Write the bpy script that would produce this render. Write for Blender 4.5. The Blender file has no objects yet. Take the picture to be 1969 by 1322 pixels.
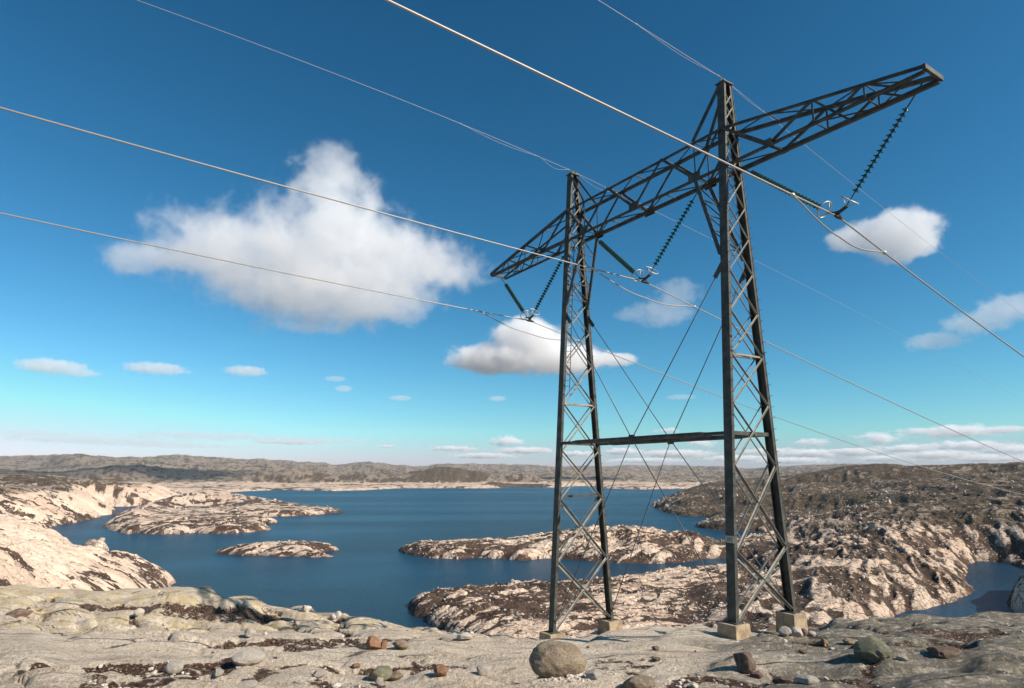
import bpy, bmesh, math, random
import numpy as np
from mathutils import Vector, Matrix

# ------------------------------------------------------------------ camera, sky, sun, exposure
scene = bpy.context.scene
col = scene.collection
R = math.radians
EYE = 45.0                       # metres of the eye above the reservoir
FPX, PITCH = 1234.45, 11.4046    # focal length in pixels of a 1969 px wide frame, upward pitch
cam_data = bpy.data.cameras.new('camera')
cam = bpy.data.objects.new('camera', cam_data)
col.objects.link(cam)
cam_data.sensor_width = 36.0
cam_data.lens = FPX / 1969.0 * 36.0
cam_data.clip_start = 0.1
cam_data.clip_end = 120000.0
cam.location = (0, 0, EYE)
cam.rotation_euler = (R(90 + PITCH), 0, 0)
scene.camera = cam

SUN_AZ, SUN_EL = 116.0, 35.0     # azimuth clockwise from the view direction (+Y)
world = bpy.data.worlds.new('World')
scene.world = world
world.use_nodes = True
wn, wl = world.node_tree.nodes, world.node_tree.links
wn.clear()
sky = wn.new('ShaderNodeTexSky')
sky.sky_type = 'NISHITA'
sky.sun_disc = False
sky.sun_elevation = R(SUN_EL)
sky.sun_rotation = R(SUN_AZ)
sky.altitude = 900
sky.air_density = 1.0
sky.dust_density = 0.6
sky.ozone_density = 1.6
bg = wn.new('ShaderNodeBackground')
bg.inputs['Strength'].default_value = 0.0635
tint = wn.new('ShaderNodeMix'); tint.data_type = 'RGBA'; tint.blend_type = 'MULTIPLY'
tint.inputs[0].default_value = 1.0
tint.inputs[7].default_value = (0.62, 1.0, 1.14, 1)
wo = wn.new('ShaderNodeOutputWorld')
wl.new(sky.outputs[0], tint.inputs[6])
sepc = wn.new('ShaderNodeSeparateColor'); comc = wn.new('ShaderNodeCombineColor')
wl.new(tint.outputs[2], sepc.inputs[0])
for ch, (gain, gam, cap) in enumerate(((3.3, 1.78, .50), (1.55, 1.30, .66), (1.34, 1.26, .78))):     # slide film response of the blue sky
    a_ = wn.new('ShaderNodeMath'); a_.operation = 'MULTIPLY'; a_.inputs[1].default_value = 0.068 * 1.366
    wl.new(sepc.outputs[ch], a_.inputs[0])
    b_ = wn.new('ShaderNodeMath'); b_.operation = 'MINIMUM'; b_.inputs[1].default_value = cap; wl.new(a_.outputs[0], b_.inputs[0])
    c_ = wn.new('ShaderNodeMath'); c_.operation = 'POWER'; c_.inputs[1].default_value = gam; wl.new(b_.outputs[0], c_.inputs[0])
    d_ = wn.new('ShaderNodeMath'); d_.operation = 'MULTIPLY'; d_.inputs[1].default_value = gain / 1.366 / 0.068; wl.new(c_.outputs[0], d_.inputs[0])
    wl.new(d_.outputs[0], comc.inputs[ch])
gb = wn.new('ShaderNodeMath'); gb.operation = 'MULTIPLY'; gb.inputs[1].default_value = 0.95; wl.new(d_.outputs[0], gb.inputs[0])
gm = wn.new('ShaderNodeMath'); gm.operation = 'MINIMUM'; wl.new(comc.inputs[1].links[0].from_socket, gm.inputs[0]); wl.new(gb.outputs[0], gm.inputs[1])
wl.new(gm.outputs[0], comc.inputs[1])
wl.new(comc.outputs[0], bg.inputs['Color'])
wl.new(bg.outputs[0], wo.inputs['Surface'])

sun_data = bpy.data.lights.new('sun', 'SUN')
sun_data.energy = 5.0
sun_data.angle = R(0.5)
sun_data.color = (1.0, 0.90, 0.77)
sun = bpy.data.objects.new('sun', sun_data)
col.objects.link(sun)
sdir = Vector((math.sin(R(SUN_AZ)) * math.cos(R(SUN_EL)), math.cos(R(SUN_AZ)) * math.cos(R(SUN_EL)), math.sin(R(SUN_EL))))
sun.rotation_euler = sdir.to_track_quat('Z', 'Y').to_euler()

vs = scene.view_settings
vs.view_transform = 'Standard'
vs.look = 'None'
vs.exposure = 0.55
vs.gamma = 1.0
vs.use_curve_mapping = False
scene.cycles.use_denoising = True
scene.cycles.volume_bounces = 6
scene.cycles.max_bounces = 8
scene.cycles.volume_step_rate = 0.35
scene.cycles.volume_max_steps = 256
random.seed(7)
RNG = np.random.default_rng(11)

# ------------------------------------------------------------------ helpers
def elev(py):
    return math.atan2(-(py - 661.0), FPX) + R(PITCH)

def ray(px, py):
    x = (px - 984.5) / FPX
    y = -(py - 661.0) / FPX
    c, s = math.cos(R(PITCH)), math.sin(R(PITCH))
    return Vector((x, c - y * s, s + y * c))

def at(px, py, d):               # a point d metres away along the ground in the direction of a pixel of the photograph
    r = ray(px, py)
    k = d / math.hypot(r.x, r.y)
    return Vector((r.x * k, r.y * k, EYE + r.z * k))

def on_level(px, py, z=0.0):     # where that direction meets a level surface
    r = ray(px, py)
    k = (z - EYE) / r.z
    return Vector((r.x * k, r.y * k, z))

def tag(o, label=None, cat=None, group=None, kind=None):
    if label: o['label'] = label
    if cat: o['category'] = cat
    if group: o['group'] = group
    if kind: o['kind'] = kind
    return o

def link(name, me, parent=None, mat=None):
    o = bpy.data.objects.new(name, me)
    col.objects.link(o)
    if parent: o.parent = parent
    if mat and me is not None and len(me.materials) == 0: me.materials.append(mat)
    return o

def empty(name, loc=(0, 0, 0), rz=0.0):
    o = bpy.data.objects.new(name, None)
    col.objects.link(o)
    o.location = loc
    o.rotation_euler = (0, 0, rz)
    o.empty_display_size = 0.3
    return o

def mesh_np(name, co, faces, smooth=True):
    me = bpy.data.meshes.new(name)
    n, m = len(co), len(faces)
    k = faces.shape[1]
    me.vertices.add(n)
    me.vertices.foreach_set('co', co.astype(np.float32).ravel())
    me.loops.add(m * k)
    me.loops.foreach_set('vertex_index', faces.astype(np.int32).ravel())
    me.polygons.add(m)
    me.polygons.foreach_set('loop_start', np.arange(0, m * k, k, dtype=np.int32))
    me.polygons.foreach_set('loop_total', np.full(m, k, dtype=np.int32))
    me.update(calc_edges=True)
    me.polygons.foreach_set('use_smooth', np.full(m, smooth))
    return me

class MB:                        # collects shapes for one mesh
    def __init__(s): s.v, s.f = [], []
    def add(s, v, f):
        b = len(s.v); s.v += [tuple(p) for p in v]; s.f += [tuple(i + b for i in q) for q in f]
    def prism(s, p, q, prof, up=(0, 0, 1), roll=0.0):      # a profile [(x,y)..] carried from p to q
        p, q = Vector(p), Vector(q)
        d = (q - p).normalized()
        up = Vector(up)
        if abs(d.dot(up)) > 0.98: up = Vector((1, 0, 0))
        x = d.cross(up).normalized(); y = x.cross(d).normalized()
        if roll:
            c, sn = math.cos(roll), math.sin(roll); x, y = x * c + y * sn, y * c - x * sn
        n = len(prof)
        v = [p + x * a + y * b for a, b in prof] + [q + x * a + y * b for a, b in prof]
        f = [(i, (i + 1) % n, n + (i + 1) % n, n + i) for i in range(n)] + [tuple(range(n - 1, -1, -1)), tuple(range(n, 2 * n))]
        s.add(v, f)
        return s
    def box(s, c, sx, sy, sz, M=None):
        v = [Vector((i * sx / 2, j * sy / 2, k * sz / 2)) for i in (-1, 1) for j in (-1, 1) for k in (-1, 1)]
        if M: v = [M @ a for a in v]
        v = [a + Vector(c) for a in v]
        s.add(v, [(0, 1, 3, 2), (4, 6, 7, 5), (0, 4, 5, 1), (2, 3, 7, 6), (0, 2, 6, 4), (1, 5, 7, 3)])
        return s
    def tube(s, pts, r, n=6, closed=False):
        pts = [Vector(p) for p in pts]
        m = len(pts); base = len(s.v)
        px = None
        for i, p in enumerate(pts):
            if closed: d = (pts[(i + 1) % m] - pts[i - 1]).normalized()
            else: d = (pts[min(i + 1, m - 1)] - pts[max(i - 1, 0)]).normalized()
            if px is None:
                up = Vector((0, 0, 1)) if abs(d.z) < 0.9 else Vector((1, 0, 0))
                x = d.cross(up).normalized()
            else: x = (px - d * px.dot(d)).normalized()
            px = x; y = x.cross(d)
            rr = r[i] if isinstance(r, (list, tuple)) else r
            for k in range(n):
                t = 2 * math.pi * k / n
                s.v.append(tuple(p + x * (rr * math.cos(t)) + y * (rr * math.sin(t))))
        for i in range(m if closed else m - 1):
            a, b = base + i * n, base + ((i + 1) % m) * n
            for k in range(n):
                s.f.append((a + k, b + k, b + (k + 1) % n, a + (k + 1) % n))
        if not closed:
            s.f.append(tuple(range(base, base + n))); s.f.append(tuple(range(base + (m - 1) * n + n - 1, base + (m - 1) * n - 1, -1)))
        return s
    def lathe(s, prof, n=14, M=None):                    # prof [(r,z)..] about Z
        base = len(s.v)
        for r, z in prof:
            for k in range(n):
                t = 2 * math.pi * k / n
                v = Vector((r * math.cos(t), r * math.sin(t), z))
                s.v.append(tuple(M @ v if M else v))
        for i in range(len(prof) - 1):
            a, b = base + i * n, base + (i + 1) * n
            for k in range(n): s.f.append((a + k, a + (k + 1) % n, b + (k + 1) % n, b + k))
        return s
    def mesh(s, name, smooth=False):
        me = bpy.data.meshes.new(name)
        me.from_pydata(s.v, [], s.f)
        bm = bmesh.new(); bm.from_mesh(me); bmesh.ops.recalc_face_normals(bm, faces=bm.faces); bm.to_mesh(me); bm.free()
        if smooth: me.polygons.foreach_set('use_smooth', [True] * len(me.polygons))
        return me
    def build(s, name, mat, parent=None, smooth=False):
        return link(name, s.mesh(name, smooth), parent, mat)

def angle_prof(w, t=None):
    t = t or max(0.012, w * 0.12)
    h = w / 2
    return [(-h, -h), (h, -h), (h, -h + t), (-h + t, -h + t), (-h + t, h), (-h, h)]

# --- numpy noise
def _hash(ix, iy, seed):
    h = (ix.astype(np.int64) * 374761393 + iy.astype(np.int64) * 668265263 + seed * 974634777) & 0xffffffff
    h = ((h ^ (h >> 13)) * 1274126177) & 0xffffffff
    return ((h ^ (h >> 16)) & 0xffffff).astype(np.float32) / np.float32(0xffffff)

def vnoise(x, y, seed=0):
    ix, iy = np.floor(x), np.floor(y)
    fx, fy = (x - ix).astype(np.float32), (y - iy).astype(np.float32)
    ix, iy = ix.astype(np.int64), iy.astype(np.int64)
    u, v = fx * fx * fx * (fx * (fx * 6 - 15) + 10), fy * fy * fy * (fy * (fy * 6 - 15) + 10)
    a, b = _hash(ix, iy, seed), _hash(ix + 1, iy, seed)
    c, d = _hash(ix, iy + 1, seed), _hash(ix + 1, iy + 1, seed)
    return (a + (b - a) * u) * (1 - v) + (c + (d - c) * u) * v      # 0..1

def fbm(x, y, oct=4, seed=0, gain=0.5, lac=2.03):
    s, a, t = 0, 1.0, 0
    for i in range(oct):
        c, sn = math.cos(i * 1.1), math.sin(i * 1.1)
        s = s + a * vnoise((x * c - y * sn) + 17.3 * i, (x * sn + y * c) - 9.1 * i, seed + i)
        t += a; a *= gain; x, y = x * lac, y * lac
    return s / t

def worley(x, y, seed=0):        # F1, F2, id of the nearest cell
    ix, iy = np.floor(x).astype(np.int64), np.floor(y).astype(np.int64)
    f1 = np.full(x.shape, 9.0, np.float32); f2 = f1.copy(); cid = np.zeros(x.shape, np.float32)
    for dx in (-1, 0, 1):
        for dy in (-1, 0, 1):
            cx, cy = ix + dx, iy + dy
            px = cx + _hash(cx, cy, seed); py = cy + _hash(cx, cy, seed + 101)
            d = np.sqrt((px - x) ** 2 + (py - y) ** 2).astype(np.float32)
            near = d < f1
            f2 = np.where(near, f1, np.minimum(f2, d))
            cid = np.where(near, _hash(cx, cy, seed + 202), cid)
            f1 = np.where(near, d, f1)
    return f1, f2, cid

def sstep(a, b, x):
    t = np.clip((x - a) / (b - a), 0, 1)
    return t * t * (3 - 2 * t)

def poly_sdf(X, Y, poly):        # positive inside
    P = np.array([(p.x, p.y) for p in poly]); n = len(P)
    best = np.full(X.shape, 1e18); inside = np.zeros(X.shape, bool)
    for i in range(n):
        x1, y1 = P[i]; x2, y2 = P[(i + 1) % n]
        ex, ey = x2 - x1, y2 - y1
        wx, wy = X - x1, Y - y1
        t = np.clip((wx * ex + wy * ey) / (ex * ex + ey * ey + 1e-12), 0, 1)
        d = (wx - ex * t) ** 2 + (wy - ey * t) ** 2
        best = np.minimum(best, d)
        c = ((y1 > Y) != (y2 > Y)) & (X < ex * (Y - y1) / (ey if ey != 0 else 1e-12) + x1)
        inside ^= c
    d = np.sqrt(best)
    return np.where(inside, d, -d)

# ------------------------------------------------------------------ materials
def new_mat(name):
    m = bpy.data.materials.new(name)
    m.use_nodes = True
    nt = m.node_tree
    nt.nodes.clear()
    out = nt.nodes.new('ShaderNodeOutputMaterial')
    return m, nt, out

class NT:
    def __init__(s, nt): s.nt = nt
    def n(s, t, **k):
        o = s.nt.nodes.new(t)
        for a, b in k.items(): setattr(o, a, b)
        return o
    def l(s, a, b): s.nt.links.new(a, b)
    def val(s, sock, v):
        if isinstance(v, bpy.types.NodeSocket): s.l(v, sock)
        else: sock.default_value = v
    def math(s, op, a, b=0.0, c=0.0, clamp=False):
        o = s.n('ShaderNodeMath', operation=op, use_clamp=clamp)
        s.val(o.inputs[0], a); s.val(o.inputs[1], b)
        if len(o.inputs) > 2: s.val(o.inputs[2], c)
        return o.outputs[0]
    def noise(s, vec, scale, detail=4, rough=0.55, dist=0.0):
        o = s.n('ShaderNodeTexNoise')
        s.l(vec, o.inputs['Vector']); o.inputs['Scale'].default_value = scale
        o.inputs['Detail'].default_value = detail; o.inputs['Roughness'].default_value = rough; o.inputs['Distortion'].default_value = dist
        return o.outputs['Fac']
    def voro(s, vec, scale, feature='F1', rand=1.0):
        o = s.n('ShaderNodeTexVoronoi', feature=feature)
        s.l(vec, o.inputs['Vector']); o.inputs['Scale'].default_value = scale; o.inputs['Randomness'].default_value = rand
        return o
    def mapping(s, vec, scale=(1, 1, 1), rot=(0, 0, 0)):
        o = s.n('ShaderNodeMapping'); s.l(vec, o.inputs['Vector'])
        o.inputs['Scale'].default_value = scale; o.inputs['Rotation'].default_value = rot
        return o.outputs[0]
    def mix(s, fac, a, b, mode='MIX'):
        o = s.n('ShaderNodeMix', data_type='RGBA', blend_type=mode)
        s.val(o.inputs[0], fac)
        for i, v in ((6, a), (7, b)):
            if isinstance(v, bpy.types.NodeSocket): s.l(v, o.inputs[i])
            else: o.inputs[i].default_value = (*v, 1)
        return o.outputs[2]
    def ss(s, x, a, b, lo=0.0, hi=1.0):
        o = s.n('ShaderNodeMapRange', interpolation_type='SMOOTHSTEP')
        s.val(o.inputs[0], x); o.inputs[1].default_value = a; o.inputs[2].default_value = b
        o.inputs[3].default_value = lo; o.inputs[4].default_value = hi
        return o.outputs[0]
    def attr(s, name):
        o = s.n('ShaderNodeAttribute', attribute_name=name); return o.outputs['Fac']
    def bsdf(s, color, rough=0.9, metal=0.0, spec=0.5, normal=None):
        o = s.n('ShaderNodeBsdfPrincipled')
        if isinstance(color, bpy.types.NodeSocket): s.l(color, o.inputs['Base Color'])
        else: o.inputs['Base Color'].default_value = (*color, 1)
        s.val(o.inputs['Roughness'], rough); s.val(o.inputs['Metallic'], metal)
        o.inputs['Specular IOR Level'].default_value = spec
        if normal is not None: s.l(normal, o.inputs['Normal'])
        return o
    def bump(s, h, strength=0.5, dist=0.1, normal=None):
        o = s.n('ShaderNodeBump'); o.inputs['Strength'].default_value = strength; o.inputs['Distance'].default_value = dist
        s.l(h, o.inputs['Height'])
        if normal is not None: s.l(normal, o.inputs['Normal'])
        return o.outputs[0]

def mat_steel(name='shaded_weathered_steel', a_=(0.034, 0.035, 0.029), b_=(0.075, 0.074, 0.062)):  # default tones: shade on legs and crossarm is put into the colour
    m, nt, out = new_mat(name); g = NT(nt)
    p = g.n('ShaderNodeTexCoord').outputs['Object']
    a = g.noise(p, 3.0, 5); b = g.noise(p, 28.0, 3)
    c = g.mix(g.ss(a, 0.35, 0.7), a_, b_)
    c = g.mix(g.ss(b, 0.55, 0.8), c, (0.07, 0.052, 0.038))
    s = g.bsdf(c, g.ss(b, 0.2, 0.8, 0.5, 0.75), 0.0, 0.35)
    g.l(s.outputs[0], out.inputs[0]); return m
def mat_simple(name, c, rough, metal=0.0, var=0.25, scale=6.0, spec=0.5):
    m, nt, out = new_mat(name); g = NT(nt)
    p = g.n('ShaderNodeTexCoord').outputs['Object']
    a = g.noise(p, scale, 4)
    col_ = g.mix(a, tuple(x * (1 - var) for x in c), tuple(min(1, x * (1 + var)) for x in c))
    s = g.bsdf(col_, rough, metal, spec, g.bump(g.noise(p, scale * 5, 3), 0.2, 0.02))
    g.l(s.outputs[0], out.inputs[0]); return m
def mat_glass():
    m, nt, out = new_mat('green_glass'); g = NT(nt)
    s = g.bsdf((0.006, 0.075, 0.058), 0.08, 0.0, 0.8)
    s.inputs['Transmission Weight'].default_value = 0.35
    s.inputs['IOR'].default_value = 1.5
    g.l(s.outputs[0], out.inputs[0]); return m
def mat_concrete():
    m, nt, out = new_mat('concrete'); g = NT(nt)
    p = g.n('ShaderNodeTexCoord').outputs['Object']
    a = g.noise(p, 2.5, 6, 0.6); b = g.noise(p, 22, 3)
    c = g.mix(g.ss(a, .35, .65), (0.24, 0.175, 0.115), (0.40, 0.315, 0.215)); c = g.mix(g.ss(b, .52, .68, 0, .6), c, (0.14, 0.11, 0.08)); c = g.mix(g.ss(g.noise(g.mapping(p, (5, 5, .6)), 1.5, 5, .7), .55, .7, 0, .6), c, (0.16, 0.12, 0.085))
    s = g.bsdf(c, 0.95, 0, 0.2, g.bump(b, 0.5, 0.03))
    g.l(s.outputs[0], out.inputs[0]); return m

def mat_bedrock():
    m, nt, out = new_mat('granite_bedrock'); g = NT(nt)
    p = g.n('ShaderNodeTexCoord').outputs['Object']
    dirt, lich, dark = g.attr('dirt'), g.attr('lichen'), g.attr('dark')
    q = g.mapping(p, (0.35, 1.3, 1.0), (0, 0, R(-12)))
    big = g.noise(q, 0.55, 6, 0.62, 0.4); mid = g.noise(p, 2.2, 7, 0.65); fine = g.noise(p, 14, 6, 0.7); grain = g.noise(p, 70, 3, 0.7)
    rock = g.mix(g.ss(big, 0.3, 0.72), (0.64, 0.515, 0.39), (0.88, 0.755, 0.60))
    rock = g.mix(g.ss(mid, 0.45, 0.75, 0, .7), rock, (0.74, 0.56, 0.44))
    rock = g.mix(g.ss(fine, 0.53, 0.66, 0, 0.7), rock, (0.32, 0.26, 0.20))
    gr2 = g.noise(p, 22, 5, 0.75)
    rock = g.mix(g.ss(gr2, 0.53, 0.60, 0, 0.55), rock, (0.26, 0.215, 0.17))
    rock = g.mix(g.ss(gr2, 0.46, 0.40, 0, 0.6), rock, (0.92, 0.84, 0.72))
    rock = g.mix(g.ss(grain, 0.5, 0.75, 0, 0.55), rock, (0.68, 0.63, 0.56))
    rock = g.mix(g.ss(grain, 0.48, 0.3, 0, 0.5), rock, (0.15, 0.13, 0.115))
    # dark crust lichen, mostly on the right hand slab
    crust = g.math('MULTIPLY', dark, g.ss(g.noise(p, 5, 7, 0.75), 0.31, 0.52))
    rock = g.mix(g.math('MULTIPLY', crust, 0.88), rock, (0.105, 0.105, 0.09))
    # yellow green map lichen
    lm = g.math('MULTIPLY', lich, g.ss(g.noise(p, 1.6, 7, 0.7), 0.42, 0.62))
    rock = g.mix(g.math('MULTIPLY', lm, 0.78), rock, g.mix(fine, (0.46, 0.34, 0.09), (0.66, 0.52, 0.24)))
    # rusty seep stains
    st = g.ss(g.noise(g.mapping(p, (0.25, 1.6, 1), (0, 0, R(-14))), 0.8, 6, 0.65), 0.6, 0.74)
    rock = g.mix(g.math('MULTIPLY', st, 0.6), rock, (0.30, 0.17, 0.10))
    # streaks along the foliation, dark specks and hairline joints
    stk = g.noise(g.mapping(p, (0.7, 5.5, 3.0), (0, 0, R(-13))), 1.0, 8, 0.72, 0.3)
    rock = g.mix(g.ss(stk, 0.50, 0.66, 0, .6), rock, (0.28, 0.225, 0.17))
    rock = g.mix(g.ss(stk, 0.46, 0.34, 0, .55), rock, (0.70, 0.63, 0.55))
    spk = g.noise(p, 30, 5, 0.8)
    rock = g.mix(g.ss(spk, 0.56, 0.64, 0, .8), rock, (0.10, 0.088, 0.072))
    jn = g.voro(g.mapping(g.n('ShaderNodeVectorMath', operation='ADD').outputs[0] if False else p, (0.22, 1.25, 0.4), (0, 0, R(-15))), 0.8, 'DISTANCE_TO_EDGE')
    jm = g.math('MULTIPLY', g.ss(g.math('ADD', jn.outputs['Distance'], g.math('MULTIPLY', g.math('SUBTRACT', fine, .5), .05)), 0.022, 0.006), g.ss(big, .46, .56))
    rock = g.mix(g.math('MULTIPLY', jm, .85), rock, (0.05, 0.038, 0.03))
    # soil with gravel in the hollows
    ns = g.noise(p, 3.5, 7, 0.7)
    dm = g.ss(g.math('ADD', dirt, g.math('MULTIPLY', g.math('SUBTRACT', ns, 0.5), 1.5)), 0.40, 0.56)
    soil = g.mix(g.ss(fine, 0.4, 0.65), (0.035, 0.02, 0.014), (0.13, 0.072, 0.045))
    v = g.voro(p, 16)
    soil = g.mix(g.ss(g.noise(p, 19, 2, 0.5), 0.58, 0.66, 0, .9), soil, (0.46, 0.38, 0.31))
    c = g.mix(dm, rock, soil)
    h = g.math('ADD', g.math('ADD', g.math('MULTIPLY', mid, 0.8), g.math('MULTIPLY', stk, 0.8)), g.math('ADD', g.math('MULTIPLY', fine, 0.7), g.math('MULTIPLY', gr2, 0.45)))
    h = g.math('SUBTRACT', h, g.math('MULTIPLY', jm, .5))
    cr = g.voro(g.mapping(p, (0.35, 1.0, 1.0), (0, 0, R(-14))), 0.9, 'DISTANCE_TO_EDGE')
    s = g.bsdf(c, 0.93, 0, 0.25, g.bump(h, 0.9, 0.16))
    g.l(s.outputs[0], out.inputs[0]); return m

def mat_terrain():
    m, nt, out = new_mat('shore_rock_and_heath'); g = NT(nt)
    p = g.n('ShaderNodeTexCoord').outputs['Object']
    heath, dry, wet = g.attr('heath'), g.attr('dry'), g.attr('wet')
    big = g.noise(p, 0.02, 6, 0.6); mid = g.noise(p, 0.12, 7, 0.7); fine = g.noise(p, 0.6, 6, 0.72)
    rock = g.mix(g.ss(big, 0.35, 0.7), (0.60, 0.435, 0.325), (0.82, 0.665, 0.52))
    rock = g.mix(g.ss(mid, 0.50, 0.74, 0, .8), rock, (0.40, 0.28, 0.215))
    rock = g.mix(g.ss(fine, 0.56, 0.70, 0, .7), rock, (0.20, 0.14, 0.11))
    rockup = g.mix(g.ss(mid, 0.35, 0.7), (0.165, 0.130, 0.094), (0.40, 0.315, 0.235))      # lichen covered rock above the old waterline
    rock = g.mix(dry, rock, rockup)
    # joints and crevices between the blocks
    qv = g.n('ShaderNodeVectorMath', operation='ADD'); g.l(p, qv.inputs[0])
    wv = g.n('ShaderNodeTexNoise'); g.l(p, wv.inputs['Vector']); wv.inputs['Scale'].default_value = .12; wv.inputs['Detail'].default_value = 3
    wsc = g.n('ShaderNodeVectorMath', operation='SCALE'); g.l(wv.outputs['Color'], wsc.inputs[0]); wsc.inputs['Scale'].default_value = 9.0; g.l(wsc.outputs[0], qv.inputs[1])
    cv1 = g.voro(g.mapping(qv.outputs[0], (.09, .26, .2), (0, 0, R(-35))), 1.0, 'DISTANCE_TO_EDGE').outputs['Distance']
    cv2 = g.voro(g.mapping(qv.outputs[0], (.32, .6, .5), (0, 0, R(-25))), 1.0, 'DISTANCE_TO_EDGE').outputs['Distance']
    crk = g.math('MAXIMUM', g.ss(cv1, .055, .015), g.math('MULTIPLY', g.ss(cv2, .07, .02), g.ss(big, .44, .6, .0, .8)))
    crk = g.math('MULTIPLY', crk, g.math('SUBTRACT', 1.0, g.attr('slab')))
    rock = g.mix(g.math('MULTIPLY', crk, .7), rock, (0.12, 0.075, 0.055))
    he = g.mix(g.ss(mid, 0.38, 0.66), (0.055, 0.035, 0.026), (0.12, 0.078, 0.055))
    hg = g.mix(g.ss(mid, 0.4, 0.65), (0.05, 0.036, 0.022), (0.14, 0.095, 0.058))
    he = g.mix(dry, he, hg)
    hn = g.math('ADD', heath, g.math('MULTIPLY', g.math('SUBTRACT', g.noise(p, 0.33, 8, 0.75), 0.5), 1.5))
    hm = g.ss(hn, 0.44, 0.56)
    c = g.mix(hm, rock, he)
    # small pale stones lying in the heath
    v = g.voro(p, 0.55)
    stone = g.math('MULTIPLY', g.ss(v.outputs['Distance'], 0.33, 0.22), g.ss(g.noise(p, 0.09, 3), 0.42, 0.6))
    c = g.mix(g.math('MULTIPLY', stone, 0.8), c, g.mix(dry, (0.66, 0.55, 0.45), (0.40, 0.36, 0.30)))
    c = g.mix(g.math('MULTIPLY', wet, 0.6), c, (0.10, 0.05, 0.035))
    h = g.math('SUBTRACT', g.math('ADD', g.math('MULTIPLY', g.noise(p, 0.22, 8, 0.7), 1.0), g.math('MULTIPLY', stone, 0.25)), g.math('MULTIPLY', crk, .22))
    s = g.bsdf(c, 0.95, 0, 0.2, g.bump(h, 0.9, 2.2))
    g.l(s.outputs[0], out.inputs[0]); return m

def mat_water():
    m, nt, out = new_mat('reservoir_water'); g = NT(nt)
    p = g.n('ShaderNodeTexCoord').outputs['Object']
    a = g.noise(g.mapping(p, (1, 2.2, 1), (0, 0, R(25))), 0.5, 5, 0.65)
    b = g.noise(g.mapping(p, (1, 1.6, 1), (0, 0, R(-15))), 2.5, 3, 0.6)
    wind = g.noise(g.mapping(p, (0.25, 1.0, 1), (0, 0, R(8))), 0.006, 5, 0.6, 0.6)
    calm = g.ss(wind, 0.42, 0.66, 1.0, 0.45)
    h = g.math('MULTIPLY', g.math('ADD', a, g.math('MULTIPLY', b, 0.25)), calm)
    s = g.bsdf(g.mix(g.ss(wind, .46, .62), (0.003, 0.042, 0.086), (0.008, 0.064, 0.122)), 0.28, 0.0, 0.15, g.bump(h, 1.0, 2.2))  # wind lanes: brighter sky reflection is mixed into the base colour
    s.inputs['IOR'].default_value = 1.30
    g.l(s.outputs[0], out.inputs[0]); return m

M_steel, M_glass, M_conc = mat_steel(), mat_glass(), mat_concrete()
M_brace = mat_steel('sunlit_galvanised_brace', (0.20, 0.19, 0.16), (0.31, 0.295, 0.255))  # same steel in a lighter copy, sunlight on the braces put into the colour
M_bed, M_ter, M_wat = mat_bedrock(), mat_terrain(), mat_water()
M_alu = mat_simple('aluminium_strand', (0.30, 0.285, 0.27), 0.5, 0.4, 0.12, 2.0)
M_earth = mat_simple('earth_wire_strand', (0.40, 0.37, 0.34), 0.5, 0.4, 0.12, 2.0)
M_rod = mat_simple('dark_steel_rod', (0.10, 0.10, 0.10), 0.5, 0.4)
M_ring = mat_simple('galvanised_fitting', (0.40, 0.40, 0.385), 0.45, 0.5, 0.1)
M_dkfit = mat_simple('dark_fitting', (0.035, 0.035, 0.035), 0.6, 0.3)
M_plate = mat_simple('number_plate', (0.34, 0.34, 0.31), 0.6, 0.0, 0.1)

# ------------------------------------------------------------------ the land: shoreline outlines lie on the water surface
def shore(pts): return [on_level(x, y) for x, y in pts]
FAR = shore([(380, 946), (400, 944.5), (432, 946), (500, 943), (540, 941.5), (600, 942.5), (640, 943.5), (700, 942), (740, 940), (780, 938), (850, 938.5), (930, 938.5),
             (1000, 936), (1060, 937), (1110, 934), (1150, 934), (1170, 939), (1230, 941), (1300, 939.5), (1360, 938.5), (1395, 934), (1420, 932), (2700, 930), (2700, 915.5), (-1500, 915.5), (-1500, 1028), (-60, 1026),
             (30, 1022), (62, 1019), (95, 1012), (122, 1008), (140, 1004), (170, 999), (200, 991), (224, 987), (213, 980), (205, 973), (240, 974), (262, 972), (290, 970.5), (318, 968), (342, 963),
             (352, 955), (345, 950)])
L1 = shore([(342, 1118), (318, 1108), (300, 1104), (262, 1098), (215, 1086), (180, 1077), (140, 1062), (80, 1050), (20, 1040), (-250, 1030), (-1400, 1040), (-1400, 1400), (200, 1400), (250, 1200), (306, 1140)])
I1 = shore([(196, 1013), (215, 1019), (242, 1026), (268, 1024), (300, 1027), (345, 1027), (372, 1024), (420, 1026), (455, 1025), (500, 1022), (524, 1017), (508, 1011), (500, 1006), (540, 1004.5), (515, 999), (470, 996), (420, 993.5),
            (425, 992.5), (480, 993.5), (520, 993), (560, 992), (600, 990), (625, 987), (661, 985), (640, 981), (600, 980), (560, 974), (490, 970), (480, 965), (440, 958), (400, 956), (345, 960), (325, 970), (275, 980), (228, 992), (214, 1003)])
I2 = shore([(412, 1061), (440, 1065), (470, 1068), (500, 1067), (520, 1070), (560, 1069), (600, 1071), (642, 1070), (618, 1066), (600, 1064), (630, 1061), (650, 1057), (642, 1052), (612, 1054), (590, 1053), (540, 1055), (500, 1056), (450, 1057)])
S1 = shore([(150, 1058), (175, 1062), (200, 1061), (212, 1058), (190, 1055), (178, 1053)])
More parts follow.
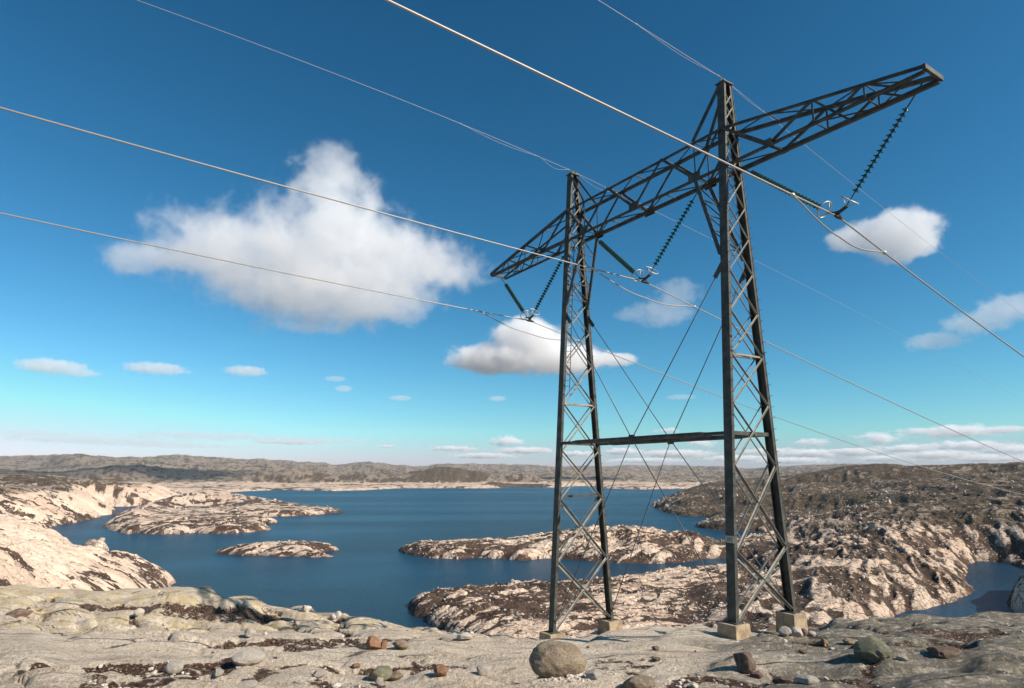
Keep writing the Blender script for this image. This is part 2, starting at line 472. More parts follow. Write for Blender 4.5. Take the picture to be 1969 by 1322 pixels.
RL = shore([(1257, 969), (1262, 977), (1272, 983), (1300, 988), (1322, 992), (1345, 992), (1374, 993), (1350, 1003), (1336, 1012), (1350, 1016), (1372, 1018), (1410, 1019), (1450, 1021), (1492, 1024), (1512, 1030), (1485, 1036), (1440, 1041),
            (1400, 1046), (1380, 1049), (1340, 1050), (1300, 1047), (1180, 1042), (1060, 1043), (930, 1050), (870, 1053), (820, 1055), (758, 1058), (790, 1064), (830, 1071), (880, 1076), (920, 1074), (960, 1074), (1000, 1077), (1060, 1072), (1100, 1077), (1150, 1081), (1200, 1083),
            (1250, 1083), (1290, 1082), (1340, 1077), (1400, 1072), (1432, 1080), (1415, 1098), (1340, 1108), (1290, 1113), (1230, 1119), (1170, 1127), (1110, 1135), (1060, 1141), (985, 1143), (930, 1147), (880, 1150), (850, 1154), (815, 1156),
            (784, 1161), (796, 1172), (792, 1182), (812, 1190), (830, 1200), (870, 1225), (900, 1330), (1100, 1420), (1500, 1450), (3200, 1450), (3400, 950), (2300, 943), (1500, 948), (1400, 952), (1340, 957), (1290, 962)])
BAY = shore([(1640, 1300), (1700, 1215), (1722, 1182), (1750, 1172), (1770, 1170), (1800, 1162), (1835, 1154), (1860, 1142), (1868, 1128), (1856, 1112), (1850, 1100), (1862, 1088), (1884, 1078), (1915, 1080), (1945, 1086), (1969, 1094), (2300, 1120), (2400, 1300)])
S2 = shore([(1936, 1158), (1950, 1146), (1975, 1136), (2150, 1140), (2150, 1200), (1990, 1196), (1955, 1182)])

# heights of the land: (pixel column, pixel row, distance) seen in the photograph, or (column, None, distance, height)
CT = [(-250, 1010, 250), (0, 1027, 228), (80, 1042, 238), (130, 1054, 245), (180, 1068, 255), (260, 1092, 266), (330, 1114, 276), (0, 1090, 170), (150, 1100, 200), (-250, 1080, 170),
      (0, 962, 560), (0, 938, 800), (100, 950, 660), (190, 968, 680), (60, 990, 480), (150, 985, 560), (-300, 960, 600), (100, 938, 900), (250, 938, 1000), (330, 946, 1000), (100, 922, 1150), (0, 914, 1150), (40, 913, 1250), (200, 928, 1400),
      (0, 909, 1700), (200, 915, 1900), (400, 926, 1700), (-300, 912, 1200),
      (280, None, 560, 4.5), (300, None, 640, 7), (430, None, 560, 4), (430, None, 740, 5.5), (380, None, 850, 4), (540, None, 700, 4), (620, None, 720, 3), (350, None, 720, 3.5),
      (500, None, 400, 2.4), (600, None, 410, 2.6), (180, None, 400, 1.2),
      (1290, None, 780, 5), (1330, 955, 830), (1400, 940, 900), (1340, 975, 790), (1400, None, 640, 4), (1480, None, 660, 6), (1560, None, 640, 9), (1500, 950, 850), (1560, 935, 900), (1500, 922, 1080), (1560, 914, 1100), (1600, 905, 1100), (1655, 896, 1150), (1700, 893, 1150), (1800, 896, 1100), (1900, 893, 1080), (2000, 890, 1000), (2200, 885, 1000),
      (1600, 1000, 500), (1700, 975, 560), (1800, 952, 620), (1900, 935, 680), (2100, 930, 650), (1650, 945, 800), (1780, 925, 860), (1900, 912, 900), (1650, 1045, 345), (1750, 1028, 365), (1850, 1010, 400), (1950, 985, 450), (1920, 1030, 370), (1550, 1052, 345), (1500, 1066, 330), (1600, 1110, 262), (1700, 1095, 275), (1790, 1085, 290), (1830, 1110, 262), (1700, 1150, 225), (1550, 1160, 225), (2100, 1000, 400), (1990, 1065, 320),
      (1150, 1021, 405), (1200, 1018, 402), (1100, 1028, 402), (1260, 1027, 402), (1320, 1024, 402), (1375, None, 395, 4.5), (1450, None, 385, 2.6), (1505, None, 415, 2.2), (1030, 1039, 400), (950, 1046, 400), (850, 1055, 395), (1180, 1055, 368), (1300, 1060, 368),
      (870, None, 238, 2.4), (950, None, 240, 3.6), (1000, None, 250, 4.2), (1060, None, 260, 4.6), (1170, None, 266, 4.0), (1290, None, 285, 2.6), (1400, None, 300, 2.0), (830, None, 228, 1.6), (900, None, 212, 3.2), (1000, None, 215, 5), (1100, None, 222, 5), (1250, None, 232, 5.5), (1400, None, 245, 6.5), (900, 1205, 195), (1000, 1240, 180), (1300, 1240, 165), (1550, 1240, 160), (1250, 1180, 215), (1990, 1150, 245)]
for X_ in range(-1400, 2800, 150):
    CT += [(X_, None, 1850, 3.0), (X_, None, 2100, 5), (X_, None, 2400, 9), (X_, None, 2900, 14), (X_, None, 3600, 22), (X_, None, 8000, 60), (X_, None, 12000, 60)]
CP = []
for t in CT:
    if t[1] is None: z = t[3]
    else: z = at(t[0], t[1], t[2]).z
    r = ray(t[0], 661 if t[1] is None else t[1])
    CP.append((math.atan2(ray(t[0], 1000).x, ray(t[0], 1000).y), math.log(t[2]), z))
CP = np.array(CP)

def idw(A, LD, pts, ka, kd, power=3.5):
    num = np.zeros(A.shape); den = np.zeros(A.shape)
    for a, ld, z in pts:
        w = (((A - a) * ka) ** 2 + ((LD - ld) * kd) ** 2 + 1e-3) ** (-power / 2 * 1.0)
        num += w * z; den += w
    return num / den

# skylines of the hills: pixel rows by column, distance, thickness in log distance
RIDGES = [
    (6800, 0.30, [(-1500, 875), (-300, 874), (0, 871), (100, 873), (190, 877), (260, 880), (340, 872), (400, 876), (480, 881), (560, 884), (640, 890), (700, 884), (760, 891), (810, 893), (870, 889), (950, 888), (1040, 892), (1130, 894), (1250, 891), (1350, 893), (1450, 898), (1530, 895), (1600, 891), (1630, 888), (1700, 892), (1760, 894), (1840, 897), (1969, 894), (2700, 890)]),
    (5000, 0.16, [(-1500, 890), (0, 893), (120, 896), (240, 886), (300, 884), (380, 893), (430, 884), (520, 889), (640, 897), (720, 893), (800, 899), (1000, 903), (1200, 902), (1400, 907), (1500, 901), (1600, 899), (1700, 902), (2700, 897)]),
    (3500, 0.10, [(-1500, 905), (0, 902), (100, 905), (190, 897), (260, 893), (330, 899), (420, 903), (520, 899), (560, 904), (640, 908), (700, 907), (760, 912), (880, 911), (1000, 914), (1150, 912), (1300, 914), (1500, 912), (2700, 910)]),
    (2650, 0.05, [(-1500, 925), (420, 925), (500, 908), (560, 905), (620, 912), (700, 914), (770, 917), (790, 906), (820, 900), (880, 902), (930, 908), (950, 917), (975, 912), (1010, 914), (1050, 922), (1150, 925), (2700, 925)]),
    (2230, 0.025, [(-1500, 940), (920, 940), (935, 930), (955, 922), (1000, 924), (1050, 930), (1075, 940), (2700, 940)]),
]

def land_height(X, Y):
    D = np.hypot(X, Y) + 1e-6
    A = np.arctan2(X, Y); LD = np.log(D)
    sc = np.clip(D / 500, 0.45, 4)
    # crinkled coast
    cx = (fbm(X / 26, Y / 26, 4, 3) - 0.5) * 13 * sc ** 0.6; cy = (fbm(X / 26 + 91, Y / 26, 4, 5) - 0.5) * 13 * sc ** 0.6
    fx_ = (fbm(X / 5, Y / 5, 3, 13) - .5) * 5 * sc; cx = cx + fx_; cy = cy - fx_ * .8
    XX, YY = X + cx, Y + cy
    s_r = poly_sdf(XX, YY, RL)
    s_r = np.minimum(s_r, -poly_sdf(X + cx * .5, Y + cy * .5, BAY))
    sd = [poly_sdf(XX, YY, FAR), poly_sdf(X + cx * .6, Y + cy * .6, L1), poly_sdf(X + cx * .5, Y + cy * .5, I1), poly_sdf(X + cx * .35, Y + cy * .35, I2), poly_sdf(X + cx * .2, Y + cy * .2, S1), s_r, poly_sdf(X + cx * .4, Y + cy * .4, S2)]
    S = np.stack(sd); who = np.argmax(S, 0); s = np.max(S, 0)
    base = idw(A, LD, CP, 10.0, 5.0)
    base = np.where(who == 4, np.minimum(base, 1.3), base)
    for dist, th, prof in RIDGES:
        a = np.array([math.atan2(ray(x, 1000).x, ray(x, 1000).y) for x, _ in prof])
        z = np.array([EYE + dist * (ray(x, y + (3 if dist > 3000 else 0)).z / math.hypot(ray(x, y).x, ray(x, y).y)) for x, y in prof])
        zz = np.interp(A, a, z)
        zz = zz + (fbm(A * 60, LD * 0 + dist, 4, 8) - 0.5) * dist * 0.004
        k = np.exp(-((LD - math.log(dist) - (fbm(A * 9, A * 0 + dist, 3, 4) - .5) * th * 1.2) / th) ** 2)
        base = np.maximum(base, 5 + (zz - 5) * k)
    ramp_w = np.select([who == 5, who == 0, who == 2, who == 3, who == 1], [24.0, 24.0, 26.0, 34.0, 16.0], 8.0) * np.where(D > 1500, 2.5, 1.0)
    t = np.clip(s / (ramp_w * np.clip(base / 8.0, 0.4, 3)), 0, 1)
    z = base * (1 - (1 - t) ** 2.0) + 0.15 * np.clip(s, 0, 3)
    # rock relief: long ribs and blocky knobs, bigger further off
    amp = sstep(-3, 4, s) * np.clip(np.where(who == 5, .26, .10) + base / 15, 0.18, 1.05) * np.where(who == 1, .6, 1.0)
    th = 0.45
    U = X * math.cos(th) + Y * math.sin(th); V = -X * math.sin(th) + Y * math.cos(th)
    w1 = (fbm(X / 30, Y / 30, 3, 21) - .5) * 10
    rib = 1 - np.abs(2 * fbm((U + w1) / 34, (V + w1) / 11, 5, 31, 0.55) - 1)
    U2 = X * math.cos(1.12) + Y * math.sin(1.12); V2 = -X * math.sin(1.12) + Y * math.cos(1.12)
    rib2 = 1 - np.abs(2 * fbm((U2 + w1) / 52, (V2 + w1) / 15, 4, 131, 0.48) - 1)
    mr = sstep(.20, .34, A + (fbm(X / 40, Y / 40, 2, 9) - .5) * .15)
    rib = rib * (1 - mr) + rib2 * mr
    f1, f2, cid = worley(np.where(mr > .5, (U2 + w1) / 24, (U + w1) / 9.5), np.where(mr > .5, (V2 - w1) / 8, (V - w1) / 4.6), 41)
    blk = np.sqrt(np.clip((f2 - f1) * 1.8, 0, 1)) * (0.45 + 0.9 * cid)
    g1, g2, gid = worley((U - w1) / 3.6, (V + w1) / 2.4, 57)
    blk2 = np.sqrt(np.clip((g2 - g1) * 2.0, 0, 1)) * (0.3 + gid)
    patch = fbm(X / 60 + 5, Y / 60, 4, 63)
    rocky = sstep(0.36, 0.58, patch)
    near = 1 - sstep(900, 2000, D)
    rt = np.where(who == 5, 0.8 + 0.1 * sstep(0.12, 0.3, A), 1.0)
    bias = 1 - np.abs(2 * fbm((U + w1 * .5) / 13, (V - w1) / 3.6, 4, 37, 0.55) - 1)
    bias2 = 1 - np.abs(2 * fbm((U2 + w1 * .5) / 22, (V2 - w1) / 6, 3, 137, 0.5) - 1)
    bias = bias * (1 - mr) + bias2 * mr
    rt = rt * (1 - .72 * sstep(430, 640, D))
    z = z + amp * ((rib - 0.72) * 4.6 + near * (bias - .7) * 3.2 * rt + near * (blk - 0.5) * 1.9 * rt * (0.3 + 0.7 * rocky) * (1 - .25 * mr) + near * (blk2 - 0.5) * 0.7 * rt * (0.3 + rocky) * (1 - .55 * mr))
    fh = sstep(1500, 3000, D)
    z = z + fh * (1 - np.abs(2 * fbm(X / 170, Y / 260, 6, 71, 0.6) - 1) - .7) * 20 * sstep(8, 40, base) + fh * (fbm(X / 45, Y / 60, 4, 77) - .5) * 12 * sstep(6, 20, base)
    under = -0.4 + np.clip(s, -40, 0) * 0.35
    z = np.where(s > 0, np.maximum(z, 0.05 + 0.05 * s.clip(0, 8)), under)
    # masks
    convex = (blk - 0.55) * 0.8 * near + (rib - 0.75) * 1.3 + (bias - .72) * 1.5 * near
    p2 = fbm(X / 17, Y / 9, 4, 67)
    lvl = 16 + 14 * (patch - .5) + np.where((who == 0) & (D < 1600), 12.0, 0.0) + np.where((who == 1) | (who == 2), 60.0, 0.0) - 4.0 * sstep(1800, 2000, D)
    dry = sstep(lvl - 2, lvl + 4, z)
    dry = np.where(who == 5, np.maximum(dry, np.maximum(0.9 * sstep(430, 700, D) * sstep(0.16, 0.3, A), 0.22 * sstep(.16, .4, A))), dry)
    heath = 0.47 + (patch - 0.5) * 0.8 + (p2 - .5) * 0.9 - convex * 0.85 + 0.24 * dry + 0.12 * mr
    heath = heath + np.where(who == 5, 0.13 + 0.22 * (1 - sstep(.12, .2, A)) * (D < 320) + .25 * (1 - sstep(1.5, 4.0, z)) * (A < .38), 0) + np.where(who == 1, -0.55 + 0.85 * sstep(-.62, -.545, A), 0) + np.where((who == 2) | (who == 3), .22, 0) + np.where((who == 0) & (D < 1500), .08, 0) + np.where(who == 0, -0.12 * (1 - dry), 0)
    heath = heath - 0.26 * sstep(1800, 3000, D)
    heath = heath + .16 * sstep(1850, 2000, D) * (1 - sstep(2300, 2700, D))
    PX = 984.5 + FPX * np.tan(A)
    heath = heath + .75 * np.exp(-((PX - 865) / 65) ** 4 - ((LD - math.log(2640)) / .05) ** 2) + .9 * np.exp(-((PX - 1000) / 55) ** 4 - ((LD - math.log(2230)) / .03) ** 2)
    peat = np.exp(-(((A - 0.36) / 0.12) ** 2 + ((LD - math.log(690)) / 0.11) ** 2))
    heath = heath + peat * 0.9 * (who == 5)
    left_shore = (who == 0) & (D < 1500)
    heath = heath + np.where(left_shore & (D < 800), 0.4 * (1 - sstep(3, 9, z)), 0)
    wet = (1 - sstep(0.4, 1.7, z)) * np.where(s > 0, 1, 0)
    return z, who, s, np.clip(heath, 0, 1), dry, wet

NC = 1080
az = np.linspace(-0.83, 0.83, NC)
rad = np.concatenate([np.exp(np.linspace(math.log(105), math.log(820), 590))[:-1], np.exp(np.linspace(math.log(820), math.log(13500), 250))])
NR = len(rad)
AA, RR = np.meshgrid(az, rad)
X, Y = (RR * np.sin(AA)).ravel(), (RR * np.cos(AA)).ravel()
Z, WHO, SD, HEATH, DRY, WET = land_height(X, Y)
SLAB = np.where(WHO == 1, .85, np.where((WHO == 0) & (np.hypot(X, Y) < 1600), .7, np.where((WHO == 2) | (WHO == 3), .35, 0.0)))
idx = np.arange(NR * NC).reshape(NR, NC)
quads = np.stack([idx[:-1, :-1], idx[:-1, 1:], idx[1:, 1:], idx[1:, :-1]], -1).reshape(-1, 4)
zq = Z[quads].max(1)
quads = quads[zq > -3.0]
owner = WHO[quads[:, 0]]
dq = np.hypot(X[quads[:, 0]], Y[quads[:, 0]])
owner = np.where((owner == 0) & (dq > 3000), 9, owner)
names = {0: ('far_shore', 'pale rocky shore strip running along the far side of the lake'), 1: ('headland', 'cream coloured bare rock headland at the left edge behind the foreground slabs'),
         2: ('island', 'long double island of pale rock near the left shore'), 3: ('island', 'small flat rock islet alone in the open water'), 4: ('island', 'tiny dark skerry beside the cream headland on the left'),
         5: ('rocky_land', 'rough boulder strewn land behind and right of the pylon'), 6: ('shore_rock', 'dark rock at the right edge below the small bay'), 9: ('hills', 'low brown and grey hills along the horizon')}
for k, (nm, lb) in names.items():
    f = quads[owner == k]
    if len(f) == 0: continue
    used, inv = np.unique(f, return_inverse=True)
    co = np.stack([X[used], Y[used], Z[used]], 1)
    me = mesh_np(nm, co, inv.reshape(-1, 4))
    for an, arr in (('heath', HEATH), ('dry', DRY), ('wet', WET), ('slab', SLAB)):
        me.attributes.new(an, 'FLOAT', 'POINT').data.foreach_set('value', arr[used].astype(np.float32))
    o = link(nm, me, None, M_ter)
    tag(o, lb, None, None, 'structure')

wm = bpy.data.meshes.new('water')
wm.from_pydata([(-22000, -300, 0), (22000, -300, 0), (22000, 30000, 0), (-22000, 30000, 0)], [], [(0, 1, 2, 3)])
tag(link('water', wm, None, M_wat), 'dark blue rippled reservoir water between the islands', None, None, 'structure')

# ------------------------------------------------------------------ foreground bedrock
CREST = [(-700, 1110, 45), (-200, 1120, 45), (0, 1126, 44), (100, 1132, 43), (220, 1134, 42), (330, 1131, 41), (370, 1132, 40), (440, 1149, 41), (560, 1164, 42), (640, 1178, 42), (700, 1190, 42), (770, 1204, 40), (830, 1212, 38), (900, 1217, 37), (1010, 1228, 35),
         (1060, 1234, 32.5), (1110, 1224, 35), (1180, 1207, 36), (1290, 1204, 36), (1370, 1209, 33), (1450, 1214, 30), (1550, 1203, 30), (1640, 1191, 30), (1700, 1185, 29), (1780, 1181, 29), (1969, 1180, 29), (2600, 1180, 29)]
FG = []
def fgp(px, py, d, z=None):
    r = ray(px, 1200)
    FG.append((math.atan2(r.x, r.y), math.log(d), at(px, py, d).z if z is None else z))
for x in range(-600, 2700, 250): fgp(x, 0, 3.0, EYE - 1.9); fgp(x, 0, 6.0, EYE - 2.35)
for x in range(-400, 2500, 250): fgp(x, 1318, 10)
for x, y, d in [(0, 1300, 12), (250, 1292, 12.5), (500, 1290, 12.5), (750, 1290, 12.5), (1000, 1292, 12.2), (1250, 1292, 12.2), (1500, 1292, 12.2), (1750, 1285, 12.5), (1969, 1285, 12),
                (0, 1265, 16), (250, 1255, 17), (500, 1255, 16.5), (750, 1255, 16), (1000, 1252, 16.5), (1250, 1250, 17), (1500, 1252, 16), (1750, 1245, 16.5), (1969, 1240, 17),
                (0, 1222, 24), (150, 1216, 27), (300, 1213, 28.5), (450, 1214, 28), (600, 1219, 26), (750, 1226, 24), (900, 1233, 23), (1050, 1243, 24), (1000, 1238, 28), (1085, 1237, 28), (1200, 1222, 26), (1350, 1222, 23),
                (1500, 1228, 21), (1650, 1222, 22), (1800, 1215, 22), (1969, 1212, 23),
                (0, 1195, 31), (120, 1200, 33), (250, 1202, 32), (400, 1206, 32), (550, 1206, 32), (680, 1208, 33), (800, 1220, 32), (0, 1160, 37), (120, 1165, 38), (250, 1170, 36), (400, 1172, 36), (550, 1186, 37), (700, 1198, 38),
                (1413, 1224, 24.6), (1470, 1222, 26), (1522, 1222, 27.1), (1057, 1229, 31.7), (1165, 1216, 33.7), (1700, 1198, 26), (1900, 1195, 26)]:
    fgp(x, y, d)
for x, y, d in CREST: fgp(x, y, d)
FG = np.array(FG)
CA = np.array([math.atan2(ray(x, 1200).x, ray(x, 1200).y) for x, _, _ in CREST])
CZ = np.array([at(x, y, d).z for x, y, d in CREST]); CD = np.array([d for _, _, d in CREST], float)
FEET = []                        # (x, y, ground z) under each footing, filled below
FEAT = []                        # hollows, cracks and a rib shadow followed from the photograph: (points, half width m, depth, dirt)
def fg_height(X, Y, feat=True):
    X, Y = np.asarray(X, float), np.asarray(Y, float)
    D = np.hypot(X, Y) + 1e-6; A = np.arctan2(X, Y); LD = np.log(D)
    dc = np.interp(A, CA, CD); zc = np.interp(A, CA, CZ)
    Dm = np.minimum(D, dc)
    z = idw(A, np.log(Dm), FG, 9.0, 7.0, 4.0)
    over = np.clip(D - dc, 0, None)
    z = z - over * (EYE - zc) / dc * 1.12 - 0.0085 * over ** 2 - 0.12 * np.clip(over, 0, 4)
    if not feat: return z
    a = R(-13)
    U = X * math.cos(a) + Y * math.sin(a); V = -X * math.sin(a) + Y * math.cos(a)
    w = (fbm(X / 6, Y / 6, 3, 5) - .5) * 3
    env = sstep(5, 9, D) * (1 - 0.55 * np.exp(-((D - dc) / 1.2) ** 2))
    lobes = fbm((U + w) / 13, (V + w) / 4.5, 2, 12)
    ridge = 1 - np.abs(2 * fbm((U + w) / 5.0, (V - w) / 1.9, 4, 19) - 1)
    leftzone = sstep(0.05, -0.15, A) * sstep(24, 30, D)
    f1, f2, cid = worley((U + w) / 5.0, (V + w * .7) / 1.9, 23)
    pill = np.sqrt(np.clip((f2 - f1) * 1.5, 0, 1))
    step = np.abs(((V + w * 0.9 + lobes * 2.4) / 2.9) % 1.0)
    stepz = np.where(step < 0.9, step, (1 - step) * 9) * 0.30
    rgh = fbm(U / 0.9, V / 0.3, 6, 33, .62)
    e1, e2, eid = worley((U + w * .3) / 1.5, (V + w * .4) / 0.5, 29)
    crack_zone = sstep(0.50, 0.66, fbm(U / 6 + 3, V / 2.0, 4, 44))
    crack = np.clip(1 - (e2 - e1) * 6, 0, 1) * crack_zone
    h1, h2, hid = worley((U + w * .5) / 5.5 + 3, (V + w * .6) / 1.3, 93)
    slabz = sstep(.46, .56, fbm(U / 9 + 8, V / 4, 3, 95))
    joint = np.clip(1 - (h2 - h1) * 9, 0, 1) * slabz
    fdep = np.zeros(X.shape); fdirt = np.zeros(X.shape)
    wx = X + (fbm(X / .9, Y / .9, 4, 81) - .5) * 1.1; wy = Y + (fbm(X / .9 + 7, Y / .9, 4, 82) - .5) * 1.6
    for pts, hw, dep, dr in FEAT:
        for (x1, y1), (x2, y2) in zip(pts[:-1], pts[1:]):
            ex, ey = x2 - x1, y2 - y1
            t = np.clip(((wx - x1) * ex + (wy - y1) * ey) / (ex * ex + ey * ey), 0, 1)
            k = np.hypot(wx - x1 - ex * t, wy - y1 - ey * t) / hw
            fdep = np.maximum(fdep, dep * np.exp(-k ** 2)); fdirt = np.maximum(fdirt, dr * np.exp(-(k * .9) ** 4))
    env = env * (1 - .65 * sstep(21, 24, D) * sstep(-.02, .03, A) * (1 - sstep(.42, .46, A)))
    z2 = z + env * ((lobes - .5) * 0.27 + (stepz - .13) * 0.40 * sstep(.42, .6, fbm(U / 5, V / 3, 2, 53)) + (rgh - .5) * 0.10 + leftzone * (pill - .6) * 0.42 - crack * 0.08
                    + crack_zone * (eid - .5) * 0.15 + slabz * (hid - .5) * 0.15 - joint * .10) - fdep
    low = sstep(0.55, 0.2, lobes)
    gap = np.where(step > 0.86, 1.0, 0.0) * sstep(.42, .6, fbm(U / 5, V / 3, 2, 53)) * sstep(.4, .6, fbm(U / 3, V / 3, 3, 51))
    dirt = 0.02 + 0.30 * low * sstep(.45, .6, fbm(U / 4, V / 1.3, 4, 61)) + 0.22 * crack_zone + 0.42 * gap + leftzone * 0.45 * np.clip(1 - (f2 - f1) * 7, 0, 1)
    dirt = np.maximum(dirt * .42 + joint * .45 * (1 - leftzone * .5), fdirt * .92)
    lich = leftzone * 0.62 + 0.12
    dark = sstep(0.24, 0.42, A + (fbm(X / 3, Y / 3, 3, 70) - .5) * .25)
    for fx, fy, fz in FEET:
        k = np.exp(-((X - fx) ** 2 + (Y - fy) ** 2) / 1.1 ** 2)
        z2 = z2 * (1 - k) + fz * k
    return z2, np.clip(dirt, 0, 1), np.clip(lich, 0, 1), dark

def sight0(px, py):
    r = ray(px, py); h = math.hypot(r.x, r.y); r = r / h
    ds = np.geomspace(7, 60, 1500)
    zz = fg_height(r.x * ds, r.y * ds, False)
    below = np.nonzero(EYE + r.z * ds < zz)[0]
    d = ds[below[0]] if len(below) else 40.0
    return (r.x * d, r.y * d)
for pts, hw, dep, dr in [
    ([(215, 1160), (300, 1163), (400, 1170), (470, 1178), (505, 1186)], 1.15, .42, .95), ([(270, 1180), (380, 1182), (470, 1190)], .5, .15, .6),
    ([(60, 1172), (100, 1150)], .6, .3, .4), ([(0, 1190), (70, 1196), (150, 1206), (215, 1212)], .35, .16, .25), ([(215, 1212), (420, 1216), (560, 1219)], .3, .14, .2),  # first entry: shadow beside the left ribs put in as hollow and soil colour
    ([(425, 1249), (540, 1247), (650, 1240), (760, 1238)], .32, .14, .85), ([(560, 1258), (640, 1251), (715, 1246), (850, 1236), (980, 1232)], .22, .08, .7), ([(700, 1222), (850, 1226), (1000, 1230)], .2, .1, .6),
    ([(0, 1304), (60, 1293), (180, 1280), (300, 1276), (450, 1276)], .24, .10, .95), ([(0, 1332), (150, 1312), (300, 1302), (500, 1304)], .22, .05, .7), ([(500, 1300), (640, 1288), (760, 1277), (900, 1283)], .2, .06, .65),
    ([(180, 1290), (320, 1290), (430, 1288)], .2, .05, .75), ([(600, 1316), (700, 1312), (800, 1316)], .3, .07, .6),
    ([(1340, 1322), (1400, 1312), (1500, 1304), (1590, 1296), (1650, 1304)], .28, .08, .75), ([(1120, 1288), (1240, 1284), (1330, 1299), (1450, 1312)], .16, .04, .55),
    ([(1700, 1237), (1800, 1234), (1880, 1246)], .22, .10, .6), ([(1640, 1270), (1730, 1268), (1850, 1268)], .15, .06, .5), ([(1495, 1228), (1560, 1231), (1650, 1241)], .5, .12, .7),
    ([(1560, 1211), (1650, 1206), (1760, 1208), (1900, 1216)], .7, .18, .7), ([(1320, 1252), (1380, 1258)], .12, .05, .8), ([(1638, 1330), (1652, 1290), (1640, 1278)], .16, .08, .6),
    ([(650, 1192), (656, 1214), (670, 1220)], .22, .25, .9), ([(252, 1186), (250, 1208)], .25, .25, .7), ([(330, 1190), (345, 1212)], .3, .2, .4), ([(372, 1190), (405, 1214)], .3, .2, .4), ([(150, 1190), (175, 1212)], .3, .15, .3),
    ([(520, 1165), (560, 1195), (585, 1212)], .35, .2, .6), ([(430, 1190), (500, 1198), (560, 1212)], .3, .18, .5), ([(1560, 1196), (1700, 1190), (1969, 1189)], .4, .12, .3), ([(1850, 1225), (1900, 1206), (1969, 1195)], .4, .15, .5)]:
    FEAT.append(([sight0(*p) for p in pts], hw, dep, dr))

# ------------------------------------------------------------------ transmission tower
TX, TY, YAW, ZB = 6.0935, 28.2829, -0.6352, -5.797
TB, TT, TP, TH, THH, TW, TWT, TL, TZT, TZS, TZK = 1.6809, 0.1937, 21.6793, 17.9244, 1.6589, 0.4382, 0.4846, 12.5149, 17.8889, 7.25, 14.2129
AU, AV = R(147 + YAW), R(57 + YAW)
T_ORG = Vector((TX, TY, EYE + ZB)); T_RZ = math.atan2(math.cos(AU), math.sin(AU))
def tw(u, v, z): return Vector((TX + u * math.sin(AU) + v * math.sin(AV), TY + u * math.cos(AU) + v * math.cos(AV), EYE + ZB + z))
def vz(z): return TB - (TB - TT) * z / TP
LEGZ = {(5, -1): 0.85, (5, 1): 0.84, (-5, -1): -1.32, (-5, 1): -1.18}
PEDH = {(5, -1): 0.55, (5, 1): 1.05, (-5, -1): 0.70, (-5, 1): 0.80}
for k, lz in LEGZ.items():
    p = tw(k[0], k[1] * vz(lz), lz - PEDH[k] + 0.12)
    FEET.append((p.x, p.y, p.z))

NC2 = 900
az2 = np.linspace(-0.86, 0.86, NC2)
rad2 = np.concatenate([np.exp(np.linspace(math.log(3.0), math.log(8.5), 30))[:-1], np.exp(np.linspace(math.log(8.5), math.log(48), 330))[:-1], np.exp(np.linspace(math.log(48), math.log(125), 36))])
NR2 = len(rad2)
A2, R2 = np.meshgrid(az2, rad2)
X2, Y2 = (R2 * np.sin(A2)).ravel(), (R2 * np.cos(A2)).ravel()
Z2, DI, LI, DK = fg_height(X2, Y2)
id2 = np.arange(NR2 * NC2).reshape(NR2, NC2)
q2 = np.stack([id2[:-1, :-1], id2[:-1, 1:], id2[1:, 1:], id2[1:, :-1]], -1).reshape(-1, 4)
q2 = q2[Z2[q2].max(1) > -3]
used, inv = np.unique(q2, return_inverse=True)
me = mesh_np('bedrock', np.stack([X2[used], Y2[used], Z2[used]], 1), inv.reshape(-1, 4))
for an, arr in (('dirt', DI), ('lichen', LI), ('dark', DK)):
    me.attributes.new(an, 'FLOAT', 'POINT').data.foreach_set('value', arr[used].astype(np.float32))
tag(link('bedrock_ground', me, None, M_bed), 'smooth glaciated granite slabs of the hilltop in the foreground', None, None, 'structure')
# knoll under and behind the eye so that the hill closes
ring = [(3.0 * math.sin(t), 3.0 * math.cos(t)) for t in np.linspace(-0.86, 0.86, 24)]
kn = MB()
outer = [(60 * math.sin(t), 60 * math.cos(t) - 0) for t in np.linspace(0.86, 2 * math.pi - 0.86, 24)]
v = [(0, 0, EYE - 1.75)] + [(x, y, float(fg_height([x], [y])[0][0])) for x, y in ring] + [(x * .5, y * .5, EYE - 4.0) for x, y in outer] + [(x * 2.0, y * 2.0, -2) for x, y in outer]
n1 = len(ring); n2 = len(outer)
f = [(0, i + 1, i) for i in range(1, n1)] + [(0, n1 + i + 2, n1 + i + 1) for i in range(n2 - 1)] + [(0, n1 + 1, n1)] + [(0, 1, n1 + n2)]
f += [(n1 + i + 1, n1 + i + 2, n1 + n2 + i + 2, n1 + n2 + i + 1) for i in range(n2 - 1)]
kn.add(v, f)
tag(kn.build('bedrock_knoll', M_bed, None, True), 'rock knoll on which the photographer stands', None, None, 'structure')

def gz(x, y): return float(fg_height([x], [y])[0][0])

tower = empty('transmission_tower', T_ORG, T_RZ)
tag(tower, 'tall dark steel portal pylon, two lattice masts under one long crossarm', 'pylon')
def member(name, p, q, w, mat=M_steel, up=(0, 1, 0), roll=0.0, flat=False):
    prof = [(-w / 2, -.008), (w / 2, -.008), (w / 2, .008), (-w / 2, .008)] if flat else angle_prof(w)
    return MB().prism(p, q, prof, up, roll).build(name, mat, tower)

